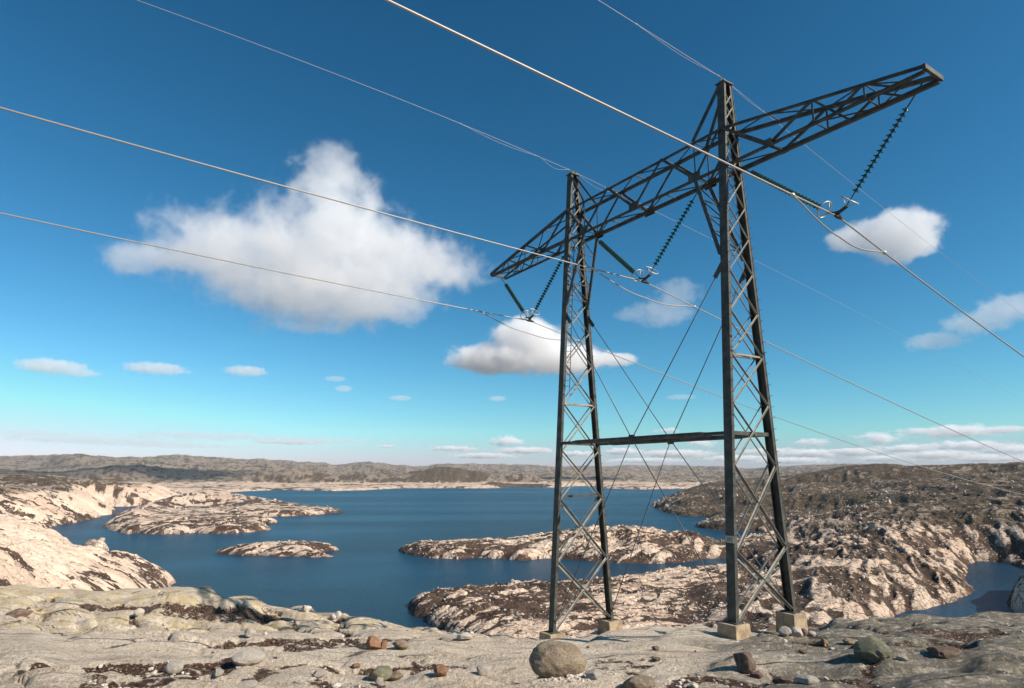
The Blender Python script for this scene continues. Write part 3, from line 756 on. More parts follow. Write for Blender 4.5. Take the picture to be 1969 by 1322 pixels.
LW, LT = 0.36, 0.15              # leg depth along the crossarm, across
def leg_prof(sgn):               # a channel: broad web outwards, flanges inwards
    a, b, t = LW / 2, LT / 2, 0.02
    return a, b, t
for mu in (5, -5):
    for sv in (-1, 1):
        lz = LEGZ[(mu, sv)]
        z0, z1 = lz, TP
        lg = MB()
        # web
        P0, P1 = Vector((mu, sv * vz(z0), z0)), Vector((mu, sv * vz(z1), z1))
        lg.prism(P0 + Vector((0, sv * LT * .5, 0)), P1 + Vector((0, sv * LT * .3, 0)), [(-LW / 2, -.012), (LW / 2, -.012), (LW / 2, .012), (-LW / 2, .012)], (0, 1, 0))
        for su in (-1, 1):
            lg.prism(P0 + Vector((su * (LW / 2 - .01), sv * LT * .0, 0)), P1 + Vector((su * (LW / 2 - .01) * .85, sv * -LT * .05, 0)), [(-.01, -LT / 2 + .004), (.01, -LT / 2 + .004), (.01, LT / 2 - .004), (-.01, LT / 2 - .004)], (0, 1, 0))
        legobj = lg.build('leg', M_steel, tower)
        # base plate and footing
        MB().box((mu, sv * vz(lz), lz + 0.0), .55, .42, .04).build('base_plate', M_steel, tower)
        ph = PEDH[(mu, sv)] + 0.5
        s_ = 0.76 if mu == 5 else 0.86
        ft = MB()
        c0 = Vector((mu, sv * vz(lz), lz - 0.02))
        a_, b_ = s_ / 2, s_ / 2 * 1.12
        vv = [c0 + Vector((i * a_, j * a_, 0)) for i, j in ((-1, -1), (1, -1), (1, 1), (-1, 1))] + [c0 + Vector((i * b_, j * b_, -ph)) for i, j in ((-1, -1), (1, -1), (1, 1), (-1, 1))]
        ft.add(vv, [(0, 1, 2, 3), (7, 6, 5, 4), (0, 4, 5, 1), (1, 5, 6, 2), (2, 6, 7, 3), (3, 7, 4, 0)])
        fo = ft.build('concrete_footing', M_conc, tower)
        bv = fo.modifiers.new('bevel', 'BEVEL'); bv.width = .03; bv.segments = 2
        # step bolts up the leg, one joined part (each only a few pixels)
        sb = MB(); z = lz + 2.0
        while z < TP - .5:
            y = sv * vz(z); x = mu + LW / 2
            sb.tube([(x - .02, y + sv * .05, z), (x + .11, y + sv * .05, z), (x + .11, y + sv * .05, z + .03)], .009, 4); z += 0.42
        tag(sb.build('step_bolts', M_steel, tower), kind='stuff')
    # lattice between the legs: X panels on both flanges
    zs_ = [max(LEGZ[(mu, -1)], LEGZ[(mu, 1)])]
    nodes = [3.15, 6.1, 8.35, 10.2, 11.9, 13.5, 14.95, 16.25, 17.4, 18.4, 19.25, 20.0, 20.65, 21.2] if mu == 5 else [1.75, 4.6, 6.9, 9.2, 11.2, 12.95, 14.5, 15.9, 17.1, 18.1, 19.0, 19.8, 20.5, 21.1]
    prev = {s: LEGZ[(mu, s)] + .08 for s in (-1, 1)}
    for i, zn in enumerate(nodes):
        w = 0.085 if i < 2 else (0.055 if i < 6 else 0.04)
        for su in (-1, 1):
            uo = mu + su * (LW / 2 - .03) * (1 if i < 8 else .9)
            za, zb = prev[-1], prev[1]
            for (sa, z_a, sb_, z_b, off) in ((-1, za, 1, zn, 0.012), (1, zb, -1, zn, -0.012)):
                if i == 0:
                    z_b = zn
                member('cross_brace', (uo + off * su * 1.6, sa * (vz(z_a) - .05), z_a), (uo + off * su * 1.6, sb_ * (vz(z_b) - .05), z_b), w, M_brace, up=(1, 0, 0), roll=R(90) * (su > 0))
        if i == 3 or (mu == 5 and i == 4 and False):
            for su in (-1, 1):
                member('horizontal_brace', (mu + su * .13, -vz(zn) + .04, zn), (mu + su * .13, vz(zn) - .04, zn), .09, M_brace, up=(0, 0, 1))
        prev = {-1: zn, 1: zn}
    # bottom panel extra doubled rails seen low on the mast
    if mu == -5:
        for su in (-1, 1): member('horizontal_brace', (mu + su * .13, -vz(4.62) + .04, 4.72), (mu + su * .13, vz(4.62) - .04, 4.72), .08, up=(0, 0, 1))
    # peak cap and earth wire clamp
    MB().box((mu, 0, TP + .02), .46, .62, .05).build('peak_cap', M_steel, tower)
    MB().box((mu, 0, TP + .16), .07, .16, .24).tube([(mu, -.26, TP + .1), (mu, -.1, TP + .26), (mu, .1, TP + .26), (mu, .26, TP + .1)], .03, 6).build('earth_wire_clamp', M_steel, tower)
    # struts at the waist level
    vsx = vz(TZS)
    MB().prism((mu, -vsx, TZS), (mu, vsx, TZS), [(-.07, -.07), (.07, -.07), (.07, .07), (-.07, .07)]).build('waist_beam', M_steel, tower)

vsx = vz(TZS)
for sv in (-1, 1):               # two long horizontal struts, each in three lengths with a thicker middle
    v_ = sv * vsx
    st = MB().tube([(-4.82, v_, TZS), (-4.0, v_, TZS)], .065, 8).tube([(-4.0, v_, TZS), (-3.7, v_, TZS + .0), (3.7, v_, TZS), (4.0, v_, TZS)], [.065, .10, .10, .065], 10).tube([(4.0, v_, TZS), (4.82, v_, TZS)], .065, 8)
    st.build('waist_strut', M_steel, tower, True)
    MB().box((0, v_, TZS), .34, .05, .34).build('gusset_plate', M_steel, tower)
for p, q in (((-4.85, -vsx, TZS), (0, vsx, TZS)), ((0, vsx, TZS), (4.85, -vsx, TZS))):
    member('strut_diagonal', p, q, .06, up=(0, 0, 1))
# crossed tie rods between the masts
for sv in (-1, 1):
    for (mu, tu) in ((5, -5), (-5, 5)):
        zt = TZK - .55
        hi = Vector((mu * 0.955, sv * (vz(zt)), zt)); lo_z = LEGZ[(tu, sv)] + .35
        lo = Vector((tu * 0.97, sv * vz(lo_z), lo_z))
        mid_ = Vector((0, sv * vsx, TZS))
        MB().tube([hi, mid_], .020, 6).build('tie_rod', M_rod, tower, True)
        MB().tube([mid_, lo], .020, 6).build('tie_rod', M_rod, tower, True)
        k = (mid_ - hi).normalized()
        MB().prism(hi - k * .35, hi + k * .45, [(-.11, -.03), (.11, -.03), (.07, .03), (-.07, .03)], (0, 1, 0)).build('gusset_plate', M_steel, tower)

# crossarm
def tipw(u):                     # half width and top height at u
    a = abs(u)
    if a <= 5: return TW, TH, TH + THH
    t = (a - 5) / (TL - 5)
    t2 = max(0, (a - 6.4) / (TL - 6.4)) if False else t
    return TW + (TWT - TW) * t, TH + (TZT - TH) * t, TH + THH + (TZT + .17 - TH - THH) * t
CW = .145
for sv in (-1, 1):
    for a, b in ((-5, 5), (5, TL), (-5, -TL)):
        wa, ba, ta = tipw(a); wb, bb, tb = tipw(b)
        member('bottom_chord', (a, sv * wa, ba), (b, sv * wb, bb), CW, up=(0, 0, 1), roll=R(90) * (sv > 0))
        member('top_chord', (a, sv * wa, ta), (b, sv * wb, tb), CW * .9, up=(0, 0, 1), roll=R(90) * (sv > 0))
    def nb(u): w, b, t = tipw(u); return Vector((u, sv * w, b))
    def nt_(u): w, b, t = tipw(u); return Vector((u, sv * w, t))
    zig = [(nt_(4.95), nb(3.58)), (nb(3.58), nt_(1.78)), (nt_(1.78), nb(0)), (nb(0), nt_(-1.78)), (nt_(-1.78), nb(-3.58)), (nb(-3.58), nt_(-4.95))]
    for p, q in zig: member('diagonal_brace', p, q, .12, up=(0, 1, 0))
    for s in (-1, 1):
        member('post_brace', nt_(3.6 * s), nb(3.6 * s), .06, up=(0, 1, 0))
        for p, q, w in ((nt_(5.05 * s), nb(7.1 * s), .12), (nb(7.1 * s), nt_(8.9 * s), .085), (nt_(8.9 * s), nb(9.7 * s), .08), (nb(9.7 * s), nt_(10.7 * s), .07), (nt_(10.7 * s), nb(11.5 * s), .06)):
            member('diagonal_brace', p, q, w, up=(0, 1, 0))
        member('post_brace', nt_(8.9 * s), nb(8.9 * s), .07, up=(0, 1, 0)); member('post_brace', nt_(10.7 * s), nb(10.7 * s), .06, up=(0, 1, 0))
# plan bracing, top and bottom
nodesu = [-TL + .4, -10.7, -8.9, -7.1, -5, -3.58, -1.78, 0, 1.78, 3.58, 5, 7.1, 8.9, 10.7, TL - .4]
for i in range(len(nodesu) - 1):
    a, b = nodesu[i], nodesu[i + 1]
    s = 1 if i % 2 else -1
    wa, ba, ta = tipw(a); wb, bb, tb = tipw(b)
    member('plan_brace', (a, s * wa, ba + .01), (b, -s * wb, bb + .01), .055, up=(0, 0, 1))
    member('plan_brace', (a, -s * wa, ta), (b, s * wb, tb), .055, up=(0, 0, 1))
    if 0 < i: member('plan_brace', (a, -wa, ba + .02), (a, wa, ba + .02), .055, up=(0, 0, 1)); member('plan_brace', (a, -wa, ta + .01), (a, wa, ta + .01), .05, up=(0, 0, 1))
for s in (-1, 1):
    MB().box((s * (TL + .03), 0, TZT + .09), .10, 2 * TWT + .20, .17).build('end_plate', M_steel, tower)
    for sv in (-1, 1):
        # gussets at the nodes
        for u in (3.58, 0.0 if s > 0 else 7.1, 7.1):
            w, b, t = tipw(u)
            MB().box((s * u, sv * (w + .085), b + .05), .62 if u != 7.1 else .34, .02, .42 if u != 7.1 else .26).build('gusset_plate', M_steel, tower)
        # knee braces from mast to crossarm and peak stays
        member('knee_brace', (s * 3.6, sv * TW, TH - .05), (s * 4.82, sv * vz(TZK), TZK), .17, up=(0, 1, 0))
        member('peak_stay', (s * 4.9, sv * .17, TP - .1), (s * 3.6, sv * TW, TH + THH), .18 if s > 0 else .10, up=(0, 1, 0))
    for k in range(1, 5):        # lacing between the two knee braces
        t0, t1 = (k - .5) / 5, (k + .4) / 5
        P = lambda t, sv: Vector((s * (3.6 + 1.22 * t), sv * (TW + (vz(TZK) - TW) * t), TH - .05 + (TZK - TH) * t))
        member('knee_lacing', P(t0, -1), P(t1, 1), .05, up=(0, 1, 0)); member('knee_lacing', P(t1, -1), P(t1, 1), .05, up=(0, 0, 1))
    # hanger rods of the insulators at the tips
# access ladder inside the far mast
lad = MB()
for du in (-.0, .36):
    lad.tube([(-5 - .18 + du, -vz(9.9) + .35, 9.9), (-5 - .18 + du, -vz(17.5) + .3, 17.5)], .02, 5)
lado = lad.build('ladder', M_steel, tower)
rg = MB()
z = 10.1
while z < 17.4:
    yy = -vz(z) + .34; rg.tube([(-5.18, yy, z), (-4.82, yy, z)], .012, 4); z += .3
tag(rg.build('rung', M_steel, lado), kind='stuff')
# small number plate on the front leg of the near mast
pz = 3.55
npl = MB().box((5, -(vz(pz)) - LT * .5 - .03, pz), .34, .012, .24).build('number_plate', M_plate, tower)
dg = MB()
for k, segs in enumerate((((0, 2), (1, 2), (1, 0), (0, 0)), ((0, 0), (0, 2), (1, 2), (1, 0), (0, 0)), ((1, 2), (0, 2), (0, 1), (1, 1), (1, 0), (0, 0)))):
    x0 = 5 - .12 + k * .085
    pts = [(x0 + a * .045, -(vz(pz)) - LT * .5 - .038, pz - .05 + b * .05) for a, b in segs]
    for i in range(len(pts) - 1): dg.prism(pts[i], pts[i + 1], [(-.006, -.002), (.006, -.002), (.006, .002), (-.006, .002)], (0, 1, 0))
dg.build('plate_mark', M_dkfit, npl)

# ------------------------------------------------------------------ V insulator sets, conductors, earth wires
disc = MB().lathe([(.0, .075), (.045, .07), (.05, .03), (.085, .022), (.118, .0), (.122, -.02), (.10, -.012), (.09, -.03), (.07, -.014), (.03, -.02), (.025, -.075), (0, -.078)], 12).mesh('glass_disc', True)
disc.materials.append(M_glass)
YK = 14.4
def vset(u, t_left, t_right, label):
    root = empty('v_insulator_set', T_ORG + (tw(u, 0, YK) - T_ORG), T_RZ)
    tag(root, label, 'insulator', 'insulator sets hanging in a V under the crossarm')
    for (tu, tz) in (t_left, t_right):
        top = Vector((tu - u, 0, tz - YK)); s = 1 if tu > u else -1
        bot = Vector((.30 * s, 0, .28))
        d = (bot - top).normalized(); Ltot = (bot - top).length
        rod = MB().tube([top, top + d * .75], .022, 6).tube([top + d * .75, bot], .018, 6)
        so = rod.build('insulator_string', M_dkfit, root, True)
        n = int((Ltot - .85 - .25) / .172)
        q = (-d).to_track_quat('Z', 'Y')
        for i in range(n):
            o = link('glass_disc', disc, so)
            o.location = top + d * (.85 + i * .172); o.rotation_mode = 'QUATERNION'; o.rotation_quaternion = q
        # grading ring about the live end
        c = bot - d * .22; x = q @ Vector((1, 0, 0)); y = q @ Vector((0, 1, 0))
        rp = [c + x * (.30 * math.cos(t)) + y * (.30 * math.sin(t)) for t in [2 * math.pi * k / 24 for k in range(24)]]
        rr = MB().tube(rp, .026, 7, True)
        rr.tube([c + y * -.30, bot], .014, 5).tube([c + y * .30, bot], .014, 5)
        rr.build('grading_ring', M_ring, root, True)
    MB().prism((-.34, 0, .27), (0, 0, .14), [(-.03, -.06), (.03, -.06), (.03, .06), (-.03, .06)], (0, 1, 0)).prism((.34, 0, .27), (0, 0, .14), [(-.03, -.06), (.03, -.06), (.03, .06), (-.03, .06)], (0, 1, 0)).box((0, 0, .1), .16, .10, .22).build('yoke_plate', M_dkfit, root)
    MB().tube([(0, -.28, .02), (0, -.12, -.0), (0, .12, -.0), (0, .28, -.03)], [.03, .065, .065, .03], 8).build('suspension_clamp', M_dkfit, root, True)
    return root
vset(9.15, (5.35, TH - .02), (TL - .3, TZT - .1), 'V pair of green glass insulator strings nearest the camera on the right arm')
vset(0.0, (-3.55, TH - .1), (3.55, TH - .1), 'V pair of green glass insulator strings hanging between the two masts')
vset(-9.15, (-TL + .3, TZT - .1), (-5.35, TH - .05), 'small distant V pair of green glass insulator strings on the left arm')

def zspan(z0, c, v):
    if len(c) > 3 and v < -c[3]:
        return z0 - c[0] * c[3] + c[1] * c[3] ** 2 + (c[0] - 2 * c[1] * c[3]) * (v + c[3])
    return z0 + c[0] * v + c[1] * v * v
def wire(name, u, z0, cl, cr, r, mat, label, cat, group, vmin=-75, vmax=190, loop=None, lr=None):
    vsn = list(-np.geomspace(1, -vmin + 1, 50)[::-1] + 1) + list(np.geomspace(1, vmax + 1, 70)[1:] - 1)
    f = lambda v: tw(u + (cl[2] if v < 0 else cr[2]) * v, v, zspan(z0, cl if v < 0 else cr, v))
    pts = [f(v) for v in vsn]
    o = MB().tube(pts, r, 7).build(name, mat, None, True)
    tag(o, label, cat, group)
    if loop:
        for (va, vb, sag, both) in loop:
            n = 28; lp = []
            pa, pb = f(va), f(vb)
            for i in range(n + 1):
                t = i / n
                p = f(va + (vb - va) * t)
                k = math.sin(math.pi * t) ** 1.15
                lp.append(p + Vector((0, 0, -sag * k)))
            MB().tube(lp, (lr or r) , 6).build('armour_loop', mat, o, True)
            for v_ in (va, vb):
                p = f(v_); q = f(v_ + .12)
                MB().tube([p - (q - p), p, q], [r * 1.2, r * 2.6, r * 1.2], 8).build('wire_clamp', M_ring, o, True)
    return o
G1 = 'thick phase conductors slung below the crossarm'
LOOP = [(-2.55, 3.35, .72, 1)]
wire('conductor', 9.15, YK, (-.0563, .00001, 0), (-.2506, .00119, 0), .031, M_alu, 'nearest thick conductor crossing from the top edge of the photo past the right mast', 'power line', G1, loop=[(-2.6, 2.9, .75, 1)], lr=.026)
wire('conductor', 0.0, YK, (-.0218, .000543, .00002), (-.2114, .00051, .00002), .027, M_alu, 'middle thick conductor hanging between the two masts', 'power line', G1, loop=[(-3.2, 3.3, .75, 1)], lr=.026)
wire('conductor', -9.15, YK, (-.0225, .00065, -.00002), (-.2124, .00073, .00004), .027, M_alu, 'lowest thick conductor passing under the left end of the crossarm', 'power line', G1, loop=[(-3.4, 3.6, .75, 1)], lr=.026)
G2 = 'thin earth wires over the mast peaks'
wire('earth_wire', 5.0, TP + .28, (-.0905, .00006, 0), (-.2419, .00098, 0), .0075, M_earth, 'thin earth wire over the peak of the near right mast', 'power line', G2, loop=[(-5.0, -.35, .14, 1), (.3, 2.6, .10, 1)], lr=.0055)
wire('earth_wire', -5.0, TP + .26, (-.0971, -.00197, -.00002, 24.0), (-.1319, -.00040, .00022), .0075, M_earth, 'thin earth wire over the peak of the far left mast', 'power line', G2, loop=[(-7.0, -2.2, .16, 1), (-2.2, -.3, .28, 1), (.3, 3.2, .3, 1)], lr=.0055)

# ------------------------------------------------------------------ boulders and stones on the slab
def mat_boulder(name, a, b, c, lich=0.3):
    m, nt, out = new_mat(name); g = NT(nt)
    p = g.n('ShaderNodeTexCoord').outputs['Object']
    n1 = g.noise(p, 2.0, 6, 0.65); n2 = g.noise(p, 11, 6, 0.7); n3 = g.noise(p, 45, 3, 0.7)
    k = g.mix(g.ss(n1, 0.35, 0.68), a, b)
    k = g.mix(g.ss(n2, 0.5, 0.68, 0, .75), k, c)
    k = g.mix(g.math('MULTIPLY', g.ss(g.noise(p, 3.2, 5, .7), .5, .66), lich), k, (0.40, 0.36, 0.14))
    k = g.mix(g.ss(n3, .52, .68, 0, .7), k, (0.10, 0.08, 0.065)); k = g.mix(g.ss(n3, .46, .34, 0, .4), k, a)
    s = g.bsdf(k, 0.93, 0, 0.25, g.bump(g.math('ADD', n1, g.math('ADD', n2, g.math('MULTIPLY', n3, .3))), 0.9, 0.10))
    g.l(s.outputs[0], out.inputs[0]); return m
MBO = {'grey': mat_boulder('grey_boulder', (.32, .24, .17), (.56, .44, .33), (.22, .165, .12), .4),
       'pale': mat_boulder('pale_boulder', (.68, .60, .51), (.84, .77, .68), (.55, .46, .38), .12),
       'rust': mat_boulder('rusty_boulder', (.42, .19, .09), (.55, .32, .20), (.55, .45, .36), .1),
       'brown': mat_boulder('brown_boulder', (.20, .13, .10), (.38, .28, .23), (.14, .10, .08), .2),
       'lichen': mat_boulder('lichen_boulder', (.26, .25, .18), (.42, .40, .30), (.16, .15, .11), .9)}
def rock_mesh(name, seed, sub=4, rough=0.16, flat=0.0, angular=0.0, axes=(1, 1, 1)):
    bm = bmesh.new(); bmesh.ops.create_icosphere(bm, subdivisions=sub, radius=1.0)
    rnd = np.random.default_rng(seed)
    planes = [(Vector(rnd.normal(size=3)).normalized(), rnd.uniform(.55, .85)) for _ in range(int(9 * angular) + (4 if angular else 0))]
    o1, o2, o3 = rnd.uniform(0, 50, 3)
    co = np.array([v.co[:] for v in bm.verts])
    n = (fbm(co[:, 0] * 1.1 + o1, co[:, 1] * 1.1 + co[:, 2] * .7 + o2, 3, seed) + fbm(co[:, 2] * 1.3 + o3, co[:, 0] * .9 - co[:, 1] + o1, 3, seed + 5)) - 1.0
    n2 = fbm(co[:, 0] * 5 + co[:, 2] * 3 + o2, co[:, 1] * 5 - co[:, 2] * 2 + o3, 3, seed + 9) - .5
    for i, v in enumerate(bm.verts):
        c = Vector(co[i]) * (1 + rough * 1.7 * float(n[i]) + rough * .45 * float(n2[i]))
        for pn, pd in planes:
            k = c.dot(pn) - pd
            if k > 0: c -= pn * k * .92
        v.co = Vector((c.x * axes[0], c.y * axes[1], c.z * axes[2]))
    me = bpy.data.meshes.new(name); bm.to_mesh(me); bm.free()
    if sub >= 3: me.polygons.foreach_set('use_smooth', [True] * len(me.polygons))
    return me

def sight(px, py):               # where that direction meets the slabs
    r = ray(px, py); h = math.hypot(r.x, r.y); r = r / h
    ds = np.geomspace(7, 60, 900)
    zz = fg_height(r.x * ds, r.y * ds)[0]
    below = np.nonzero(EYE + r.z * ds < zz)[0]
    d = ds[below[0]] if len(below) else None
    return (Vector((r.x * d, r.y * d, EYE + r.z * d)), d) if d else (None, None)

# pixel box of each stone: left, top, right, bottom, material, angular, sink, label
STONES = [
    (1022, 1233, 1122, 1298, 'grey', .0, 'largest boulder, rounded grey brown, on the slab left of the near mast'),
    (1415, 1256, 1450, 1294, 'brown', .3, 'dark brown fist shaped boulder on the slab below the near mast'),
    (1649, 1233, 1702, 1276, 'lichen', .2, 'green speckled lichen boulder on the dark slab at the right'),
    (1792, 1249, 1838, 1267, 'brown', .8, 'low pointed pyramid rock right of the lichen boulder'),
    (451, 1257, 505, 1281, 'pale', .0, 'flat pale oval boulder on the left slab'),
    (321, 1278, 347, 1298, 'pale', .0, 'round white stone in the dark soil crack at lower left'),
    (707, 1226, 733, 1251, 'rust', .6, 'orange rusty block standing on the middle slab'),
    (732, 1232, 744, 1250, 'rust', .7, 'small broken rusty piece leaning beside the orange block'),
    (758, 1229, 787, 1251, 'grey', .6, 'grey pointed stone right of the orange block'),
    (881, 1218, 908, 1234, 'pale', .2, 'pale half dome stone on the slab edge left of the far mast'),
    (579, 1164, 598, 1178, 'pale', .2, 'white stone perched on the skyline left of the water'),
    (645, 1175, 656, 1191, 'pale', .3, 'upright white stone on the skyline above the crack'),
    (633, 1183, 645, 1194, 'pale', .2, 'smaller white stone leaning on the upright skyline stone'),
    (260, 1171, 275, 1185, 'pale', .4, 'white block stone on top of the yellow lichen rib'),
    (462, 1163, 478, 1176, 'pale', .3, 'pale stone at the end of the dark hollow on the left ridge'),
    (470, 1212, 488, 1228, 'pale', .4, 'white angular stone at the foot of the left ridge'),
    (20, 1172, 52, 1187, 'brown', .6, 'brown wedge stone at the far left of the ridge'),
    (835, 1282, 860, 1304, 'rust', .4, 'yellow brown stone in the gravel left of the largest boulder'),
    (712, 1283, 752, 1312, 'lichen', .5, 'yellow lichen block at the bottom edge left of centre'),
    (722, 1303, 736, 1322, 'pale', .4, 'small white stone in front of the yellow lichen block'),
    (678, 1282, 692, 1291, 'rust', .2, 'small tan stone in the gravel above the white scatter'),
    (602, 1293, 624, 1305, 'pale', .3, 'flat pale slab stone in the gravel at bottom left of centre'),
    (915, 1282, 940, 1300, 'pale', .3, 'pale pink stone left of the shadow of the largest boulder'),
    (1127, 1290, 1156, 1308, 'pale', .2, 'pale cream stone touching the right foot of the largest boulder'),
    (1198, 1308, 1255, 1334, 'grey', .2, 'grey mottled boulder cut by the bottom edge of the photo'),
    (1253, 1243, 1266, 1252, 'brown', .4, 'small dark stone on the pale slab between the masts'),
    (1255, 1267, 1270, 1274, 'brown', .4, 'small flat dark stone below the slab between the masts'),
    (1500, 1207, 1522, 1224, 'pale', .2, 'rounded pale stone against the front of the right footing'),
    (1520, 1206, 1542, 1226, 'pale', .3, 'tan stone second in the row against the right footing'),
    (1541, 1212, 1553, 1226, 'brown', .3, 'small brown stone at the corner of the right footing'),
    (1556, 1215, 1568, 1225, 'pale', .1, 'round pale stone right of the footing row'),
    (1569, 1234, 1583, 1242, 'grey', .3, 'light stone beside the shallow puddle'),
    (1580, 1232, 1592, 1243, 'rust', .4, 'tan upright stone beside the shallow puddle'),
    (1624, 1231, 1642, 1242, 'grey', .2, 'grey stone between the puddle and the lichen boulder'),
    (1726, 1263, 1742, 1272, 'pale', .4, 'small pale stone between lichen boulder and pyramid rock'),
    (1538, 1252, 1552, 1259, 'brown', .5, 'small dark wedge stone left of the lichen boulder'),
    (412, 1294, 428, 1306, 'pale', .4, 'white chip stone in the lower left slab'),
    (453, 1311, 490, 1326, 'pale', .4, 'wide pale stone cut by the bottom edge at lower left'),
    (748, 1296, 772, 1312, 'grey', .3, 'grey stone right of the yellow lichen block'),
    (1488, 1300, 1520, 1316, 'brown', .4, 'brown stone in the rubble at the bottom right of centre'),
    (532, 1258, 541, 1268, 'pale', .2, 'tiny white stone right of the flat oval boulder'),
    (1535, 1302, 1572, 1316, 'pale', .3, 'pale flat stone on the rubble near the bottom right'),
    (1445, 1292, 1466, 1306, 'brown', .5, 'dark rubble stone below the fist shaped boulder'),
]
for i, (x0, y0, x1, y1, mk, ang, lab) in enumerate(STONES):
    cx = (x0 + x1) / 2
    p, d = sight(cx, min(y1 - 1.5, 1330))
    if p is None: p, d = at(cx, y1, 38), 38
    dist = (p - cam.location).length
    wpx = (x1 - x0) * dist / FPX / 2; hpx = (y1 - y0) * dist / FPX
    me = rock_mesh('boulder', 100 + i, 5 if (x1 - x0) > 45 else 4 if (x1 - x0) > 20 else 3, .13 + .12 * (ang > 0), 0, ang)
    o = link('boulder' if hpx > .45 else 'stone', me, None, MBO[mk])
    cs = np.array([v.co[:] for v in me.vertices])
    ex = (cs.max(0) - cs.min(0)) / 2; ce = (cs.max(0) + cs.min(0)) / 2
    depth = wpx * .85
    fwd = Vector((p.x, p.y, 0)).normalized()
    o.rotation_euler = (0, 0, -math.atan2(p.x, p.y))
    c = p + fwd * depth * .55
    base = min(gz(c.x, c.y), p.z + .15)
    ztop = at(cx, y0, math.hypot(c.x, c.y)).z
    hh_ = max((ztop - base) / 1.68, hpx * (.30 if i == 0 else .47))
    o.scale = (wpx / ex[0], depth / ex[1], hh_ / ex[2])
    o.location = (c.x, c.y, base + hh_ * .69)
    tag(o, lab, 'boulder' if hpx > .45 else 'stone')

# loose gravel and chips in the hollows of the slab (nobody could count them)
peb = [np.array([v.co[:] for v in rock_mesh('p', 400 + k, 1, .25, 0, .4).vertices]) for k in range(6)]
tmp = rock_mesh('p', 400, 1); pf = np.array([tuple(p.vertices) for p in tmp.polygons]); nv = len(tmp.vertices)
def scatter(name, P, S, mat, label, seed, flatten=.6):
    rnd = np.random.default_rng(seed); n = len(P)
    V = np.zeros((n, nv, 3)); th = rnd.uniform(0, 6.28, n); kk = rnd.integers(0, 6, n)
    sx, sy, sz = S * rnd.uniform(.7, 1.3, n), S * rnd.uniform(.6, 1.1, n), S * rnd.uniform(.45, .95, n) * flatten / .6
    for i in range(n):
        v = peb[kk[i]] * (sx[i], sy[i], sz[i]); c, s = math.cos(th[i]), math.sin(th[i])
        V[i, :, 0] = v[:, 0] * c - v[:, 1] * s + P[i, 0]; V[i, :, 1] = v[:, 0] * s + v[:, 1] * c + P[i, 1]; V[i, :, 2] = v[:, 2] + P[i, 2] + sz[i] * .35
    F = (pf[None] + (np.arange(n) * nv)[:, None, None]).reshape(-1, 3)
    me = mesh_np(name, V.reshape(-1, 3), F, False)
    o = link(name, me, None, mat); tag(o, label, None, None, 'stuff'); return o
n = 26000
a_ = RNG.uniform(-.80, .80, n); d_ = np.exp(RNG.uniform(math.log(8.5), math.log(36), n))
px_, py_ = d_ * np.sin(a_), d_ * np.cos(a_)
zz, di, li, dk = fg_height(px_, py_)
clump = sstep(.52, .66, fbm(px_ / 1.1, py_ / 1.1, 4, 88))
keep = RNG.uniform(0, 1, n) < np.clip((di - .22) * 1.5, 0.012, 1) * (.15 + clump)
P = np.stack([px_, py_, zz], 1)[keep][:1000]
scatter('gravel', P, np.random.default_rng(3).lognormal(-3.9, .45, len(P)) * (1 + .02 * np.hypot(P[:, 0], P[:, 1])), MBO['pale'], 'loose pale gravel and chips lying in the cracks of the slab', 5)
rg_ = np.random.default_rng(21); FP = []
for k_ in range(90):
    q_, _d = sight(rg_.uniform(1035, 1135), rg_.uniform(1296, 1312))
    if q_ is not None: FP.append(q_[:])
scatter('foot_gravel', np.array(FP), rg_.lognormal(-3.5, .35, len(FP)), MBO['pale'], 'small pale gravel spilling from under the largest boulder', 22)
P2 = np.stack([px_, py_, zz], 1)[RNG.uniform(0, 1, n) < np.clip((di - .3) * .5, 0.004, 1)][:280]
scatter('rubble', P2, np.random.default_rng(4).lognormal(-3.6, .45, len(P2)), MBO['brown'], 'dark brown rubble lying in the hollows of the slab', 6)

# boulders strewn over the shores behind
n = 60000
a_ = RNG.uniform(-.72, .72, n); d_ = np.exp(RNG.uniform(math.log(160), math.log(950), n))
px_, py_ = d_ * np.sin(a_), d_ * np.cos(a_)
zz, who_, s_, he_, dr_, we_ = land_height(px_, py_)
cl = sstep(.46, .62, fbm(px_ / 25, py_ / 25, 4, 90))
keep = (s_ > 1.0) & (RNG.uniform(0, 1, n) < .05 + .42 * cl)
P = np.stack([px_, py_, zz], 1)[keep][:6500]
dd = np.hypot(P[:, 0], P[:, 1])
S_ = np.random.default_rng(8).lognormal(-1.05, .45, len(P)) * np.clip(dd / 350, .6, 1.6)
def mat_shore_boulder():
    m, nt, out = new_mat('shore_boulder'); g = NT(nt)
    p = g.n('ShaderNodeTexCoord').outputs['Object']
    n1 = g.noise(p, .09, 3); n2 = g.noise(p, .9, 5, .7)
    c = g.mix(g.ss(n1, .35, .65), (.62, .50, .41), (.40, .33, .27)); c = g.mix(g.ss(n2, .5, .7, 0, .7), c, (.22, .16, .13))
    s = g.bsdf(c, .95, 0, .2, g.bump(n2, .6, .5)); g.l(s.outputs[0], out.inputs[0]); return m
M_sb = mat_shore_boulder()
scatter('shore_boulders', P, S_, M_sb, 'countless pale boulders strewn over the far shores', 9, .75)

